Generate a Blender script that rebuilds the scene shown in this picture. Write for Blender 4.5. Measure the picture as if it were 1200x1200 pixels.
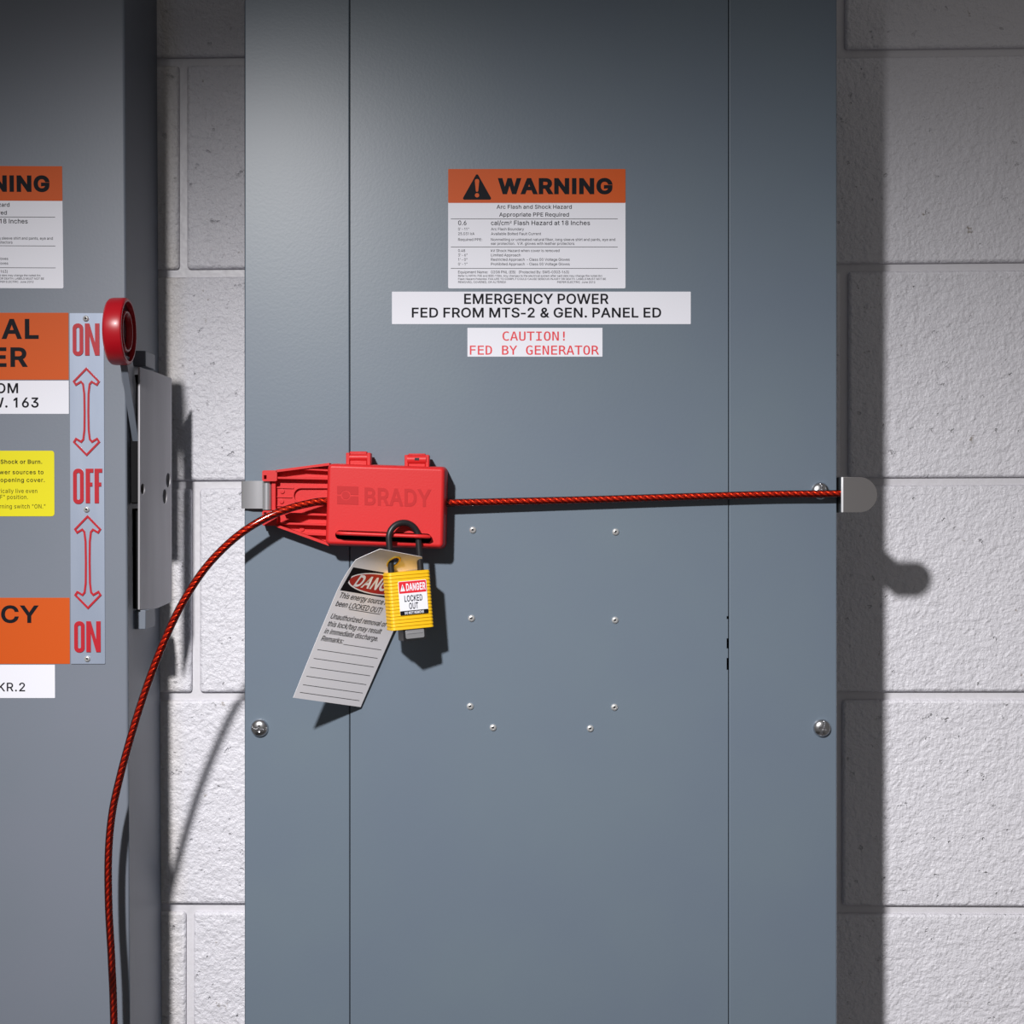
import bpy, bmesh, math
from mathutils import Vector, Matrix
from mathutils.geometry import delaunay_2d_cdt

for _o in list(bpy.data.objects):
    bpy.data.objects.remove(_o, do_unlink=True)
SC = bpy.context.scene
COL = SC.collection
R = math.radians

# ---------------------------------------------------------------- camera, light, exposure
CZ = 1.39            # height of the lens above the floor
D0 = 1.30            # lens to the front of the grey panel
PXM = 0.73e-3        # metres per picture unit on the panel front

cam = bpy.data.cameras.new('camera')
cam.sensor_width = 36.0
cam.lens = 18.0 / (600 * PXM / D0)
cam.clip_start = 0.02
camo = bpy.data.objects.new('camera', cam)
camo.location = (0, -D0, CZ)
camo.rotation_euler = (R(90), 0, 0)
COL.objects.link(camo)
SC.camera = camo

world = bpy.data.worlds.new('room_ambient')
SC.world = world
world.use_nodes = True
_bg = world.node_tree.nodes['Background']
_bg.inputs[0].default_value = (1.0, 0.96, 0.93, 1)
_bg.inputs[1].default_value = 0.118

# the photographer's flash: small, upper left of the lens, wide and low beam
fl = bpy.data.lights.new('flash', 'SPOT')
fl.energy = 152
fl.shadow_soft_size = 0.036
fl.spot_size = R(111)
fl.spot_blend = 1.0
fl.color = (1.0, 0.985, 0.985)
flo = bpy.data.objects.new('flash', fl)
flo.location = (-0.42, -1.30, CZ + 0.65)
_dir = Vector((0.50, 0.0, CZ - 0.74)) - flo.location
flo.rotation_euler = _dir.to_track_quat('-Z', 'Y').to_euler()
flo.scale = (1.0, 0.52, 1.0)
COL.objects.link(flo)

SC.view_settings.view_transform = 'Standard'
SC.view_settings.look = 'None'
SC.view_settings.gamma = 1.0
SC.view_settings.use_curve_mapping = False
SC.view_settings.exposure = 0.0

# ---------------------------------------------------------------- helpers
def W(px, py, h=0.0):
    """a point of the place seen at (px, py), h millimetres in front of the panel"""
    s = PXM * (1300.0 - h) / 1300.0
    return Vector(((px - 600) * s, -h * 1e-3, CZ + (600 - py) * s))

def lin(r, g, b):
    f = lambda c: (c / 255 / 12.92) if c / 255 <= 0.04045 else ((c / 255 + 0.055) / 1.055) ** 2.4
    return (f(r), f(g), f(b), 1.0)

def area2(c):
    return sum(c[i][0] * c[(i + 1) % len(c)][1] - c[(i + 1) % len(c)][0] * c[i][1] for i in range(len(c)))

def ccw(c):
    return list(c) if area2(c) > 0 else list(c)[::-1]

def cw(c):
    return ccw(c)[::-1]

def offset_poly(c, d, limit=2.2):
    """move every edge d to the right of its direction (outwards for ccw contours)"""
    n = len(c); out = []
    for i in range(n):
        a, b, e = c[i - 1], c[i], c[(i + 1) % n]
        d1 = Vector((b[0] - a[0], b[1] - a[1])); d2 = Vector((e[0] - b[0], e[1] - b[1]))
        if d1.length < 1e-12 or d2.length < 1e-12:
            out.append(b); continue
        d1.normalize(); d2.normalize()
        n1 = Vector((d1.y, -d1.x)); n2 = Vector((d2.y, -d2.x))
        m = n1 + n2
        if m.length < 1e-6:
            m = n1.copy()
        m.normalize()
        k = min(1.0 / max(m.dot(n1), 0.05), limit)
        out.append((b[0] + m.x * d * k, b[1] + m.y * d * k))
    return out

def winding(p, contours):
    w = 0; x, y = p
    for c in contours:
        for i in range(len(c)):
            x0, y0 = c[i - 1]; x1, y1 = c[i]
            if y0 <= y:
                if y1 > y and (x1 - x0) * (y - y0) - (x - x0) * (y1 - y0) > 0: w += 1
            elif y1 <= y and (x1 - x0) * (y - y0) - (x - x0) * (y1 - y0) < 0: w -= 1
    return w

def fill2d(contours, extra=()):
    """triangles of a 2-D region, non-zero winding; returns (points, ccw triangles)"""
    vs, es = [], []
    for c in contours:
        b = len(vs); n = len(c)
        vs += [Vector((p[0], p[1])) for p in c]
        es += [(b + i, b + (i + 1) % n) for i in range(n)]
    vs += [Vector((p[0], p[1])) for p in extra]
    ov, oe, of = delaunay_2d_cdt(vs, es, [], 0, 1e-7)[:3]
    tris = []
    for f in of:
        a, b, c = (ov[i] for i in f)
        g = ((a.x + b.x + c.x) / 3, (a.y + b.y + c.y) / 3)
        if winding(g, contours) != 0:
            f = list(f)
            if (b.x - a.x) * (c.y - a.y) - (c.x - a.x) * (b.y - a.y) < 0: f.reverse()
            tris.append(f)
    return [(v.x, v.y) for v in ov], tris

def rpoly(pts, r, n=5):
    """polygon with rounded corners"""
    out = []; m = len(pts)
    rr = r if isinstance(r, (list, tuple)) else [r] * m
    for i in range(m):
        a, b, c = Vector(pts[i - 1][:2]), Vector(pts[i][:2]), Vector(pts[(i + 1) % m][:2])
        d1 = (a - b).normalized(); d2 = (c - b).normalized()
        if rr[i] <= 0:
            out.append((b.x, b.y)); continue
        ang = d1.angle(d2)
        t = min(rr[i] / math.tan(ang / 2), (a - b).length * .49, (c - b).length * .49)
        p0, p1 = b + d1 * t, b + d2 * t
        for k in range(n + 1):
            u = k / n
            w = math.sin(ang / 2); dn = (1 - u) ** 2 + 2 * w * u * (1 - u) + u * u
            q = (p0 * (1 - u) ** 2 + b * (2 * w * u * (1 - u)) + p1 * u * u) / dn
            out.append((q.x, q.y))
    return out

def rrect(x0, y0, x1, y1, r, n=5):
    return rpoly([(x0, y0), (x1, y0), (x1, y1), (x0, y1)], r, n)

def ellipse(cx, cy, rx, ry, n=20):
    return [(cx + rx * math.cos(2 * math.pi * i / n), cy + ry * math.sin(2 * math.pi * i / n)) for i in range(n)]

class MB:
    def __init__(self): self.v = []; self.f = []
    def add(self, vs, fs):
        b = len(self.v)
        self.v += [Vector(p) for p in vs]
        self.f += [tuple(b + i for i in f) for f in fs]
        return self
    def box(self, x0, x1, y0, y1, z0, z1):
        vs = [(x, y, z) for x in (x0, x1) for y in (y0, y1) for z in (z0, z1)]
        return self.add(vs, [(0, 1, 3, 2), (4, 6, 7, 5), (0, 4, 5, 1), (2, 3, 7, 6), (0, 2, 6, 4), (1, 5, 7, 3)])
    def hexa(self, c8):
        """front 4 corners then back 4 corners"""
        return self.add(c8, [(0, 1, 2, 3), (7, 6, 5, 4), (0, 4, 5, 1), (1, 5, 6, 2), (2, 6, 7, 3), (3, 7, 4, 0)])
    def pbox(self, x0, y0, x1, y1, hf, hb):
        """block whose front (hf mm proud) covers the picture rectangle, straight back to hb"""
        a, b = W(x0, y0, hf), W(x1, y1, hf)
        return self.box(a.x, b.x, -hf * 1e-3, -hb * 1e-3, b.z, a.z)
    def prism(self, contours, yf, yb, extra=()):
        """2-D (x, z) region given thickness along y"""
        cs = [ccw(contours[0])] + [cw(c) for c in contours[1:]]
        pts, tr = fill2d(cs, extra)
        n = len(pts)
        vs = [(p[0], yf, p[1]) for p in pts] + [(p[0], yb, p[1]) for p in pts]
        fs = [tuple(t) for t in tr] + [tuple(i + n for i in reversed(t)) for t in tr]
        self.add(vs, fs)
        for c in cs:
            m = len(c)
            self.add([(p[0], yf, p[1]) for p in c] + [(p[0], yb, p[1]) for p in c],
                     [(i, i + m, (i + 1) % m + m, (i + 1) % m) for i in range(m)])
        return self
    def pprism(self, contours_px, hf, hb):
        """the same, outline given as seen in the picture at hf"""
        cs = [[(lambda q: (q.x, q.z))(W(p[0], p[1], hf)) for p in c] for c in contours_px]
        return self.prism(cs, -hf * 1e-3, -hb * 1e-3)
    def flat(self, contours, fn):
        pts, tr = fill2d(contours)
        return self.add([fn(*p) for p in pts], tr)
    def loft(self, rings, cap0=True, cap1=True, closed=True):
        n = len(rings[0]); b = len(self.v)
        vs = [p for r in rings for p in r]; fs = []
        for k in range(len(rings) - 1):
            for i in range(n if closed else n - 1):
                j = (i + 1) % n
                fs.append((k * n + i, k * n + j, (k + 1) * n + j, (k + 1) * n + i))
        if cap0: fs.append(tuple(range(n))[::-1])
        if cap1: fs.append(tuple((len(rings) - 1) * n + i for i in range(n)))
        return self.add(vs, fs)
    def tube(self, path, r, n=12, caps=True):
        """round rod along a list of points"""
        path = [Vector(p) for p in path]
        rings = []; up = None
        for i, p in enumerate(path):
            t = (path[min(i + 1, len(path) - 1)] - path[max(i - 1, 0)]).normalized()
            if up is None:
                up = t.orthogonal().normalized()
            up = (up - t * up.dot(t)).normalized()
            s = t.cross(up)
            rings.append([p + (up * math.cos(2 * math.pi * k / n) + s * math.sin(2 * math.pi * k / n)) * r for k in range(n)])
        return self.loft(rings, caps, caps)
    def lathe(self, prof, origin, axis, n=32):
        """prof: (axial, radius) pairs"""
        axis = Vector(axis).normalized(); u = axis.orthogonal().normalized(); w = axis.cross(u); o = Vector(origin)
        rings = [[o + axis * a + (u * math.cos(2 * math.pi * k / n) + w * math.sin(2 * math.pi * k / n)) * max(r, 1e-6)
                  for k in range(n)] for a, r in prof]
        return self.loft(rings, True, True)
    def strip(self, path2, t, z0, z1):
        """bent sheet: (x, y) polyline of thickness t standing from z0 to z1"""
        n = len(path2); L, Rr = [], []
        for i in range(n):
            a = Vector(path2[max(i - 1, 0)]); b = Vector(path2[min(i + 1, n - 1)])
            d = (b - a).normalized(); nn = Vector((-d.y, d.x)) * t / 2; p = Vector(path2[i])
            L.append(p + nn); Rr.append(p - nn)
        c = L + Rr[::-1]; m = len(c)
        fs = [(i, (i + 1) % m, (i + 1) % m + m, i + m) for i in range(m)]
        for i in range(n - 1):
            fs.append((i + 1, i, m - 1 - i, m - 2 - i)); fs.append((i + m, i + 1 + m, 2 * m - 2 - i, 2 * m - 1 - i))
        return self.add([(p.x, p.y, z0) for p in c] + [(p.x, p.y, z1) for p in c], fs)
    def xform(self, M):
        self.v = [M @ p for p in self.v]; return self
    def mesh(self, name, mat, org=Vector((0, 0, 0)), smooth=40, recalc=True):
        me = bpy.data.meshes.new(name)
        me.from_pydata([tuple(p - org) for p in self.v], [], self.f)
        bm = bmesh.new(); bm.from_mesh(me)
        bmesh.ops.remove_doubles(bm, verts=bm.verts, dist=2e-6)
        if recalc: bmesh.ops.recalc_face_normals(bm, faces=bm.faces)
        bm.to_mesh(me); bm.free()
        me.shade_smooth()
        me.set_sharp_from_angle(angle=R(smooth))
        me.materials.append(mat)
        return me
    def build(self, name, mat, parent=None, bevel=0, smooth=40, recalc=True, label=None, seg=2, root=None):
        org = base_of(parent)
        o = bpy.data.objects.new(name, self.mesh(name, mat, org, smooth, recalc))
        COL.objects.link(o)
        if parent is not None: o.parent = parent
        if bevel:
            md = o.modifiers.new('bevel', 'BEVEL'); md.width = bevel; md.segments = seg; md.limit_method = 'ANGLE'; md.angle_limit = R(50)
        if label: o['label'] = label
        return o

def base_of(o):
    p = Vector((0, 0, 0))
    while o is not None:
        p = p + o.location; o = o.parent
    return p

def thing(name, label, cat, loc, group=None):
    o = bpy.data.objects.new(name, None); COL.objects.link(o)
    o.empty_display_size = 0.05
    o.location = loc; o['label'] = label; o['category'] = cat
    if group: o['group'] = group
    return o

def piece(name, me, parent, world_loc, rot=None, label=None):
    """an object that shares mesh data, put at a world position under its parent"""
    o = bpy.data.objects.new(name, me); COL.objects.link(o); o.parent = parent
    o.location = Vector(world_loc) - base_of(parent)
    if rot: o.rotation_euler = rot
    if label: o['label'] = label
    return o

# ---------------------------------------------------------------- materials
def mat(name, col, rough=.5, metal=0., spec=.5, coat=0., bump=None, var=None):
    """bump = (scale, distance, detail); var = (scale, second colour, amount)"""
    m = bpy.data.materials.new(name); m.use_nodes = True
    nt = m.node_tree; b = nt.nodes['Principled BSDF']
    b.inputs['Base Color'].default_value = col
    b.inputs['Roughness'].default_value = rough
    b.inputs['Metallic'].default_value = metal
    b.inputs['Specular IOR Level'].default_value = spec
    b.inputs['Coat Weight'].default_value = coat
    if bump or var:
        tc = nt.nodes.new('ShaderNodeTexCoord')
    if bump:
        nz = nt.nodes.new('ShaderNodeTexNoise'); nz.inputs['Scale'].default_value = bump[0]
        nz.inputs['Detail'].default_value = bump[2] if len(bump) > 2 else 3
        src = tc.outputs['Object']
        if len(bump) > 3:
            mp = nt.nodes.new('ShaderNodeMapping'); mp.inputs['Scale'].default_value = bump[3]
            nt.links.new(src, mp.inputs['Vector']); src = mp.outputs[0]
        nt.links.new(src, nz.inputs['Vector'])
        bp = nt.nodes.new('ShaderNodeBump'); bp.inputs['Distance'].default_value = bump[1]; bp.inputs['Strength'].default_value = 1
        nt.links.new(nz.outputs[0], bp.inputs['Height']); nt.links.new(bp.outputs[0], b.inputs['Normal'])
    if var:
        n2 = nt.nodes.new('ShaderNodeTexNoise'); n2.inputs['Scale'].default_value = var[0]; n2.inputs['Detail'].default_value = 4
        src = tc.outputs['Object']
        if len(var) > 3:
            mp = nt.nodes.new('ShaderNodeMapping'); mp.inputs['Scale'].default_value = var[3]
            nt.links.new(src, mp.inputs['Vector']); src = mp.outputs[0]
        nt.links.new(src, n2.inputs['Vector'])
        rp = nt.nodes.new('ShaderNodeMapRange'); rp.inputs['From Min'].default_value = .35; rp.inputs['From Max'].default_value = .7
        rp.inputs['To Max'].default_value = var[2]
        nt.links.new(n2.outputs[0], rp.inputs['Value'])
        mx = nt.nodes.new('ShaderNodeMix'); mx.data_type = 'RGBA'
        mx.inputs[6].default_value = col; mx.inputs[7].default_value = var[1]
        nt.links.new(rp.outputs[0], mx.inputs[0]); nt.links.new(mx.outputs[2], b.inputs['Base Color'])
    return m

def wall_material():
    m = bpy.data.materials.new('painted_block'); m.use_nodes = True
    nt = m.node_tree; N = nt.nodes; L = nt.links; b = N['Principled BSDF']
    tc = N.new('ShaderNodeTexCoord')
    def noise(scale, detail, rough=.5):
        n = N.new('ShaderNodeTexNoise'); n.inputs['Scale'].default_value = scale
        n.inputs['Detail'].default_value = detail; n.inputs['Roughness'].default_value = rough
        L.new(tc.outputs['Object'], n.inputs['Vector']); return n.outputs[0]
    def math_(op, a, b_, clamp=False):
        n = N.new('ShaderNodeMath'); n.operation = op; n.use_clamp = clamp
        for i, x in enumerate((a, b_)):
            if isinstance(x, (int, float)): n.inputs[i].default_value = x
            else: L.new(x, n.inputs[i])
        return n.outputs[0]
    def rng(x, a, c, d=0., e=1.):
        n = N.new('ShaderNodeMapRange'); n.inputs['From Min'].default_value = a; n.inputs['From Max'].default_value = c
        n.inputs['To Min'].default_value = d; n.inputs['To Max'].default_value = e
        L.new(x, n.inputs['Value']); return n.outputs[0]
    n1 = noise(185, 4, .6); n2 = noise(60, 2); n3 = noise(420, 1)
    pit = rng(noise(95, 3, .6), .67, .74)
    h = math_('ADD', math_('MULTIPLY', n1, .75), math_('MULTIPLY', n2, .55))
    h = math_('ADD', h, math_('MULTIPLY', n3, .12))
    h = math_('SUBTRACT', h, math_('MULTIPLY', pit, .5))
    bp = N.new('ShaderNodeBump'); bp.inputs['Distance'].default_value = 0.0036; bp.inputs['Strength'].default_value = 1.0
    L.new(h, bp.inputs['Height']); L.new(bp.outputs[0], b.inputs['Normal'])
    # old yellowed grime: specks in the pits and a worn vertical streak beside the switch box
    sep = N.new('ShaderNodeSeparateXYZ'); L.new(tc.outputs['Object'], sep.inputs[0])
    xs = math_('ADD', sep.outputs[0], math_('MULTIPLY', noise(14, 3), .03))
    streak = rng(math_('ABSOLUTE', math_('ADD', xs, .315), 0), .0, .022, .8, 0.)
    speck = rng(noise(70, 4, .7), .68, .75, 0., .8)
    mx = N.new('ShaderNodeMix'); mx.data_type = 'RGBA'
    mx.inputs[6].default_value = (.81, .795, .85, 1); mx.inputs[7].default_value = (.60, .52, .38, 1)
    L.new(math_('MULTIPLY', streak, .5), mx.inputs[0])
    m2 = N.new('ShaderNodeMix'); m2.data_type = 'RGBA'
    m2.inputs[7].default_value = (.25, .20, .15, 1)
    L.new(speck, m2.inputs[0]); L.new(mx.outputs[2], m2.inputs[6])
    L.new(m2.outputs[2], b.inputs['Base Color'])
    b.inputs['Roughness'].default_value = .28
    return m

M_wall = wall_material()
M_mortar = mat('painted_mortar', (.74, .725, .76, 1), .4, bump=(120, .0006, 2))
M_floor = mat('sealed_concrete', (.20, .19, .18, 1), .6, bump=(60, .001), var=(6, (.14, .135, .13, 1), .8))
M_grey = mat('grey_enamel', (.138, .174, .222, 1), .36, bump=(420, .00003, 2), var=(9, (.146, .186, .226, 1), .8))
M_grey2 = mat('grey_switch_enamel', (.185, .205, .25, 1), .42, bump=(420, .00003, 2), var=(9, (.175, .20, .24, 1), .8))
M_dark = mat('black_steel_and_shade', (.006, .006, .007, 1), .7, spec=.15)  # black steel parts; also the painted shade inside the lockout slot
M_white = mat('white_vinyl', (.82, .82, .89, 1), .5, spec=.25)
M_orange = mat('orange_vinyl', (.60, .088, .006, 1), .5, spec=.25)
M_yellow = mat('yellow_vinyl', (.78, .70, .01, 1), .5, spec=.25)
M_ink = mat('black_ink', (.006, .006, .010, 1), .6, spec=.15)
M_redink = mat('red_ink', (.75, .02, .035, 1), .45)
M_plate = mat('pale_aluminium', (.31, .36, .46, 1), .42, .35, bump=(90, .00003, 3, (1, 1, .06)), var=(60, (.36, .41, .51, 1), .8, (1, 1, .15)))
M_redraise = mat('red_enamel', (.48, .018, .03, 1), .3)
M_steel = mat('zinc_plated_steel', (.62, .62, .64, 1), .25, 1.)
M_galv = mat('galvanised_sheet', (.52, .51, .53, 1), .48, .55, bump=(60, .0001, 3, (1, 1, .12)), var=(30, (.40, .39, .41, 1), .9, (1, 1, .12)))
M_hook = mat('brushed_hook_steel', (.20, .19, .19, 1), .42, .6, bump=(120, .00002, 3, (.2, 1, 1)))
M_clip = mat('bright_spring_steel', (.60, .60, .63, 1), .28, .7, bump=(160, .00002, 3, (1, 1, .05)))
M_flange = mat('dark_flange_steel', (.10, .095, .09, 1), .4, 1.)
M_fold_glint = mat('fold_highlight', (.85, .85, .88, 1), .35, .2)  # pale colour paints the highlight along the hook's bend
M_chrome = mat('chrome', (.75, .76, .78, 1), .14, 1.)
M_rivet = mat('bright_aluminium', (.86, .86, .86, 1), .3, .7)
M_red = mat('red_nylon', (.60, .020, .021, 1), .42, spec=.32, bump=(700, .00006, 2))
M_redlogo = mat('red_nylon_textured', (.47, .013, .015, 1), .6, spec=.3)
M_knob = mat('red_gloss_plastic', (.44, .004, .012, 1), .34, coat=.05)
M_knobdark = mat('dark_red_plastic', (.09, .002, .006, 1), .65, spec=.2)
M_lock = mat('yellow_nylon', (.82, .47, .006, 1), .5, spec=.35)
M_black = mat('black_rubber', (.012, .012, .014, 1), .42)
M_tag = mat('white_card', (.84, .82, .86, 1), .45)
M_tagred = mat('tag_red_ink', (.42, .022, .02, 1), .5)
M_brass = mat('brass_grommet', (.75, .50, .06, 1), .35, .6)
M_gap = mat('shadow_paint', (.02, .02, .022, 1), .7)
M_strand_glint = mat('stranded_wire_glint', (.86, .22, .08, 1), .26, .5)  # every other strand: glints of the twist put into the colour
M_strand_shade = mat('stranded_wire_shade', (.20, .016, .010, 1), .35, .4)  # dark copy for the rest: shade between the glints, painted

def coat_material():
    m = bpy.data.materials.new('clear_red_jacket'); m.use_nodes = True
    nt = m.node_tree; nt.nodes.clear()
    out = nt.nodes.new('ShaderNodeOutputMaterial')
    tr = nt.nodes.new('ShaderNodeBsdfTransparent'); tr.inputs[0].default_value = (.93, .40, .30, 1)
    gl = nt.nodes.new('ShaderNodeBsdfGlossy'); gl.inputs['Roughness'].default_value = .12
    df = nt.nodes.new('ShaderNodeBsdfDiffuse'); df.inputs[0].default_value = (.55, .02, .01, 1)
    fr = nt.nodes.new('ShaderNodeFresnel'); fr.inputs[0].default_value = 1.5
    a = nt.nodes.new('ShaderNodeMixShader'); a.inputs[0].default_value = .03
    b = nt.nodes.new('ShaderNodeMixShader')
    nt.links.new(tr.outputs[0], a.inputs[1]); nt.links.new(df.outputs[0], a.inputs[2])
    nt.links.new(fr.outputs[0], b.inputs[0]); nt.links.new(a.outputs[0], b.inputs[1]); nt.links.new(gl.outputs[0], b.inputs[2])
    nt.links.new(b.outputs[0], out.inputs[0])
    return m
M_jacket = coat_material()

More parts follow.
